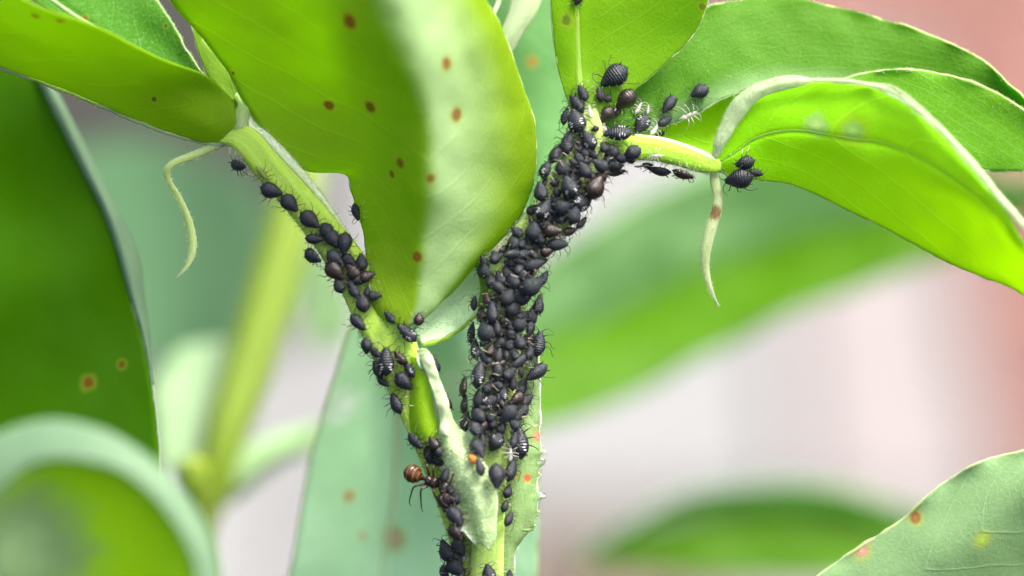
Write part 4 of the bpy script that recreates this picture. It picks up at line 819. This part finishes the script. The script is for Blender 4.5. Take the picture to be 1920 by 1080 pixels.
# the ant that tends them
m_ant = bug_mat('ant_dark', (.008, .004, .003), (.022, .010, .005), rough=.28, var=.2)
m_gas = bug_mat('ant_amber', (.035, .011, .004), (.09, .032, .009), rough=.22, var=.1)
m_band = bug_mat('ant_band', (.10, .05, .01), (.17, .10, .025), rough=.3, var=.1)
def ant():
    c, s, up, dd = settle(806, 903, .3, -3, .2)
    hd = P(828, 917, 0) - P(772, 887, 0); up = (-DIRV + UPV * .5 - RIGHT * .3).normalized(); x = (hd - up * hd.dot(up)).normalized(); y = up.cross(x)
    t = empty('ant', (0, 0, 0)); K = .50
    t.matrix_world = Matrix.Translation(P(802, 901, -.22)) @ Matrix((x, y, up)).transposed().to_4x4() @ Matrix.Diagonal((K, K, K, 1))
    tag(t, 'brown ant with a banded amber abdomen tending the aphids beside the toothed pale stipule', 'ant')
    def part(nm, prof, mat, z=0, bands=None, flat=1.0, belly=1.0, rot=None):
        V = []; F = []; MI = []; ns, nr = 28, 18; cc = cr(prof, ns)
        for i in range(ns):
            for j in range(nr):
                a = 2 * math.pi * j / nr; wd = max(.002, cc[i][1]) * (1 + (.03 * math.sin(i * 1.6) if bands else 0))
                V.append((cc[i][0], wd * math.cos(a), cc[i][2] + wd * math.sin(a) * (flat if math.sin(a) > 0 else belly)))
        for i in range(ns - 1):
            for j in range(nr):
                a = i * nr + j; b = i * nr + (j + 1) % nr; F.append((a, b, b + nr, a + nr)); MI.append(1 if bands and i in bands else 0)
        me = bpy.data.meshes.new(nm); me.from_pydata(V, [], F); me.materials.append(mat); me.materials.append(m_band)
        me.polygons.foreach_set('material_index', MI); me.polygons.foreach_set('use_smooth', [True] * len(F)); me.update(); return link(nm, me, t)
    part('gaster', [(-.52, .0, .02), (-.49, .07, .03), (-.42, .14, .05), (-.32, .175, .06), (-.22, .15, .05), (-.15, .08, .03), (-.12, .03, .0)], m_gas, bands=(6, 11, 12, 17, 21))
    part('petiole', [(-.13, .02, .0), (-.10, .05, .03), (-.07, .03, .02), (-.05, .025, 0)], m_ant, flat=1.5)
    part('thorax', [(-.06, .02, .0), (-.02, .08, .02), (.04, .10, .02), (.09, .085, .01), (.13, .115, .02), (.19, .105, .02), (.24, .05, .0), (.26, .02, 0)], m_ant)
    h = part('head', [(.25, .02, -.01), (.28, .09, -.01), (.34, .12, -.02), (.41, .105, -.03), (.47, .06, -.05), (.50, .0, -.06)], m_ant, flat=.75, belly=.7)
    for s in (1, -1):
        link('mandible', limb_data('mandible', [(.46, s * .05, -.05), (.51, s * .05, -.07), (.54, s * .01, -.08)], [.022, .018, .006], [m_gas], n=6), h)
        link('eye', limb_data('eye', [(.36, s * .085, .02), (.38, s * .10, .03), (.40, s * .085, .02)], [.012, .024, .012], [m_leg], n=6), h)
        link('antenna', limb_data('antenna', [(.44, s * .05, .0), (.46, s * .20, .10), (.47, s * .27, .12), (.56, s * .32, .04), (.68, s * .30, -.08)], [.014, .012, .014, .013, .013], [m_ant]), t)
        for (x0, kx, ky, fx, fy) in ((.19, .30, .22, .42, .34), (.10, .04, .26, .02, .46), (.02, -.12, .26, -.26, .44)):
            z = -.28 if s < 0 else -.2
            link('leg', limb_data('leg', [(x0, s * .05, -.03), ((x0 + kx) / 2, s * ky * .6, .10), (kx, s * ky, .15), ((kx + fx) / 2, s * (ky + fy) / 2, -.04), (fx, s * fy, z), (fx + .05, s * (fy + .05), z - .02)], [.02, .026, .018, .015, .010, .008], [m_ant]), t)
ant()
# ------------------------------------------------------------------ what sets each insect apart
def size_word(l):
    return 'tiny' if l < 21 else 'small' if l < 28 else 'mid-sized' if l < 36 else 'big' if l < 45 else 'very big'
LOOK = {B_: 'black', W_: 'white-flecked black', N_: 'purplish grey young', R_: 'brownish', Y_: 'matte slate-grey'}
SHP = {'m': '', 'p': 'round', 's': 'slim'}
def zone(site, x, y):
    if site == 'fork':
        if x > 1370: return 'on the drooping leaf beyond the hanging tendril', 'the drooping leaf beyond the tendril'
        if y < 162 and x < 1240: return 'on the base of the upright leaf', 0
        if x < 1130 and y < 260: return 'where the thick stem meets the upright leaf', 0
        if y > 296: return 'under the bare petiole', 0
        if x > 1190: return 'on the pale leaf base above the bare petiole', 0
        if y > 272: return 'where the petiole leaves the stem', 0
        return 'between upright leaf and petiole', 0
    if site == 'stem':
        bands = [(310, 'at the top of the thick stem'), (345, 'near the fork of the thick stem'), (385, 'on the upper thick stem'), (425, 'on the slanting thick stem'), (468, 'beside the big leaf tip'), (505, 'at the bend of the thick stem'), (545, 'just below the bend'),
                 (585, 'above mid-height of the thick stem'), (630, 'at mid-height of the thick stem'), (675, 'below mid-height of the thick stem'), (720, 'above the side stipule'), (770, 'level with the white stipule flap'), (815, 'on the lower thick stem'), (870, 'at the lower end of the colony'), (960, 'below the colony on the thick stem'), (2000, 'at the foot of the thick stem')]
        for b, t in bands:
            if y < b: return t, 0
    if site == 'branch':
        for b, t in [(420, 'spaced out on the upper thin branch'), (470, 'at the top of the thin branch cluster'), (520, 'mid-way in the thin branch cluster'), (580, 'at the bottom of the thin branch cluster'), (640, 'near the big leaf base'), (800, 'on the thin branch below the big leaf')]:
            if y < b: return t, 0
    if site == 'low':
        for b, t in [(880, 'above the ant'), (985, 'below the ant'), (2000, 'at the foot of the thin branch')]:
            if y < b: return t, 0
    return 'on the plant', 0
def centre_x(y):
    ys = [180, 240, 290, 345, 400, 460, 520, 580, 650, 720, 800, 880, 950, 1110]; xs = [1103, 1100, 1092, 1062, 1025, 985, 958, 947, 942, 932, 922, 916, 912, 905]
    return float(np.interp(y, ys, xs))
def facing(a):
    a %= 360
    return ['head sideways', 'head up', 'head sideways', 'head down'][int(((a + 45) % 360) // 90)]
GROUPS = {'fork': 'aphids round the fork of the stem', 'stem': 'aphids of the dense colony on the thick stem', 'branch': 'aphids along the thin branch', 'low': 'aphids on the foot of the thin branch', 'behind': 'aphids half hidden by leaves and stipules', 'top': None, 'far': None}
FIXED = {(1152, 143): 'largest black aphid, tilted on the base of the upright leaf', (1397, 305): 'smaller upper black aphid of the pair on the drooping leaf', (1386, 334): 'big black aphid, lower of the pair on the drooping leaf',
         (1416, 324): 'slim dark aphid tucked behind the big one on the drooping leaf', (976, 832): 'very big pear-shaped black aphid with white dashes on the side stipule', (1159, 252): 'long black aphid with white dashes lying on top of the petiole base',
         (1312, 172): 'black aphid farthest along the pale leaf base from the stem', (1255, 195): 'black aphid second farthest along the pale leaf base', (1290, 217): 'grey shed skin under the edge of the pale leaf',
         (451, 307): 'topmost black aphid of the thin branch, jutting out from its edge', (491, 325): 'thin greenish young aphid between two black ones on the thin branch', (509, 357): 'black aphid just below the thin greenish one on the thin branch',
         (543, 381): 'third black aphid down the upper thin branch', (581, 412): 'fourth black aphid down the upper thin branch', (784, 598): 'round brown aphid alone at the rounded base of the big leaf', (731, 595): 'small black aphid on the big leaf base left of the round brown one',
         (763, 625): 'blue-black aphid with white dashes just under the big leaf base', (743, 757): 'lowest black aphid on the thin branch above the leaf pocket', (724, 678): 'very big white-flecked black aphid on the thin branch below the big leaf',
         (924, 895): 'big dull black aphid with its head down, alone below the dense colony', (885, 864): 'tiny amber-coloured aphid at the edge of the toothed stipule', (953, 882): 'black aphid under the pear-shaped one, against the stem ridge',
         (950, 921): 'first of three small grey aphids in a column along the stem ridge', (946, 949): 'second of three small grey aphids in a column along the stem ridge', (948, 973): 'lowest of three small grey aphids in a column along the stem ridge',
         (917, 1074): 'black aphid with white dashes cut by the bottom edge of the picture', (668, 397): 'black aphid peeping out from behind the edge of the big leaf', (815, 686): 'black aphid standing behind the white stipule tip with feelers spread',
         (792, 672): 'blurred brownish aphid behind the white stipule tip', (838, 757): 'slim black aphid clinging behind the edge of the stipule flap', (862, 818): 'blurred slate-grey aphid behind the toothed stipule', (780, 826): 'slim black aphid sticking out sideways just above the ant',
         (1083, -4): 'black aphid high on the upright leaf, cut by the top edge of the picture', (1917, 228): 'black aphid at the very edge of the picture beside the leaf rim', (1009, 647): 'tall black aphid standing out from the colony with long feelers, above the side stipule',
         (1004, 698): 'glossy black aphid jutting out over the tip of the side stipule', (1043, 458): 'slate-grey spindle-shaped aphid jutting out sideways below the brown one', (973, 607): 'round slate-grey aphid with a droplet at the middle of the thick stem'}
ORD = ['highest', 'second', 'third', 'fourth', 'fifth', 'sixth', 'seventh', 'eighth', 'ninth', 'tenth']
lab = {}
for o, q, site in recs:
    x, y = q[0], q[1]
    if GROUPS.get(site): o['group'] = GROUPS[site]
    o['category'] = 'aphid skin' if q[4] == 'skin' else 'aphid'
    if (x, y) in FIXED: lab[o.name] = FIXED[(x, y)].replace(' left of ', ' beside '); continue
    zt = zone(site, x, y)[0]
    if site == 'stem':
        dx = x - centre_x(y); cen = 'inner edge' if dx < -22 else 'outer edge' if dx > 22 else 'middle'
        zt = cen + ' ' + zt
    if q[4] == 'skin': t = 'whitish shed aphid skin'
    else: t = ' '.join(z for z in (size_word(q[3]) if q[5] == 'm' or q[3] > 44 else '', SHP[q[5]], LOOK.get(q[4], 'greenish'), 'aphid') if z)
    lab[o.name] = (t, facing(q[2]), zt, (y, x))
from collections import defaultdict
def build(level):
    pass
res = {k: v for k, v in lab.items() if isinstance(v, str)}
rest = {k: v for k, v in lab.items() if not isinstance(v, str)}
g1 = defaultdict(list)
for k, v in rest.items(): g1[(v[0], v[2])].append(k)
for (t, z), ks in g1.items():
    if len(ks) == 1: res[ks[0]] = t + ' ' + z; continue
    g2 = defaultdict(list)
    for k in ks: g2[rest[k][1]].append(k)
    for fc, kk in g2.items():
        kk.sort(key=lambda k: rest[k][3])
        if len(kk) == 1: res[kk[0]] = t + ', ' + fc + ', ' + z
        else:
            for i, k in enumerate(kk): res[k] = ('lowest' if i == len(kk) - 1 else 'highest' if i == 0 else ORD[i]) + ' ' + t + ', ' + fc + ', ' + z
for o, q, site in recs: o['label'] = res[o.name]
if MISS: print('MISS', MISS)
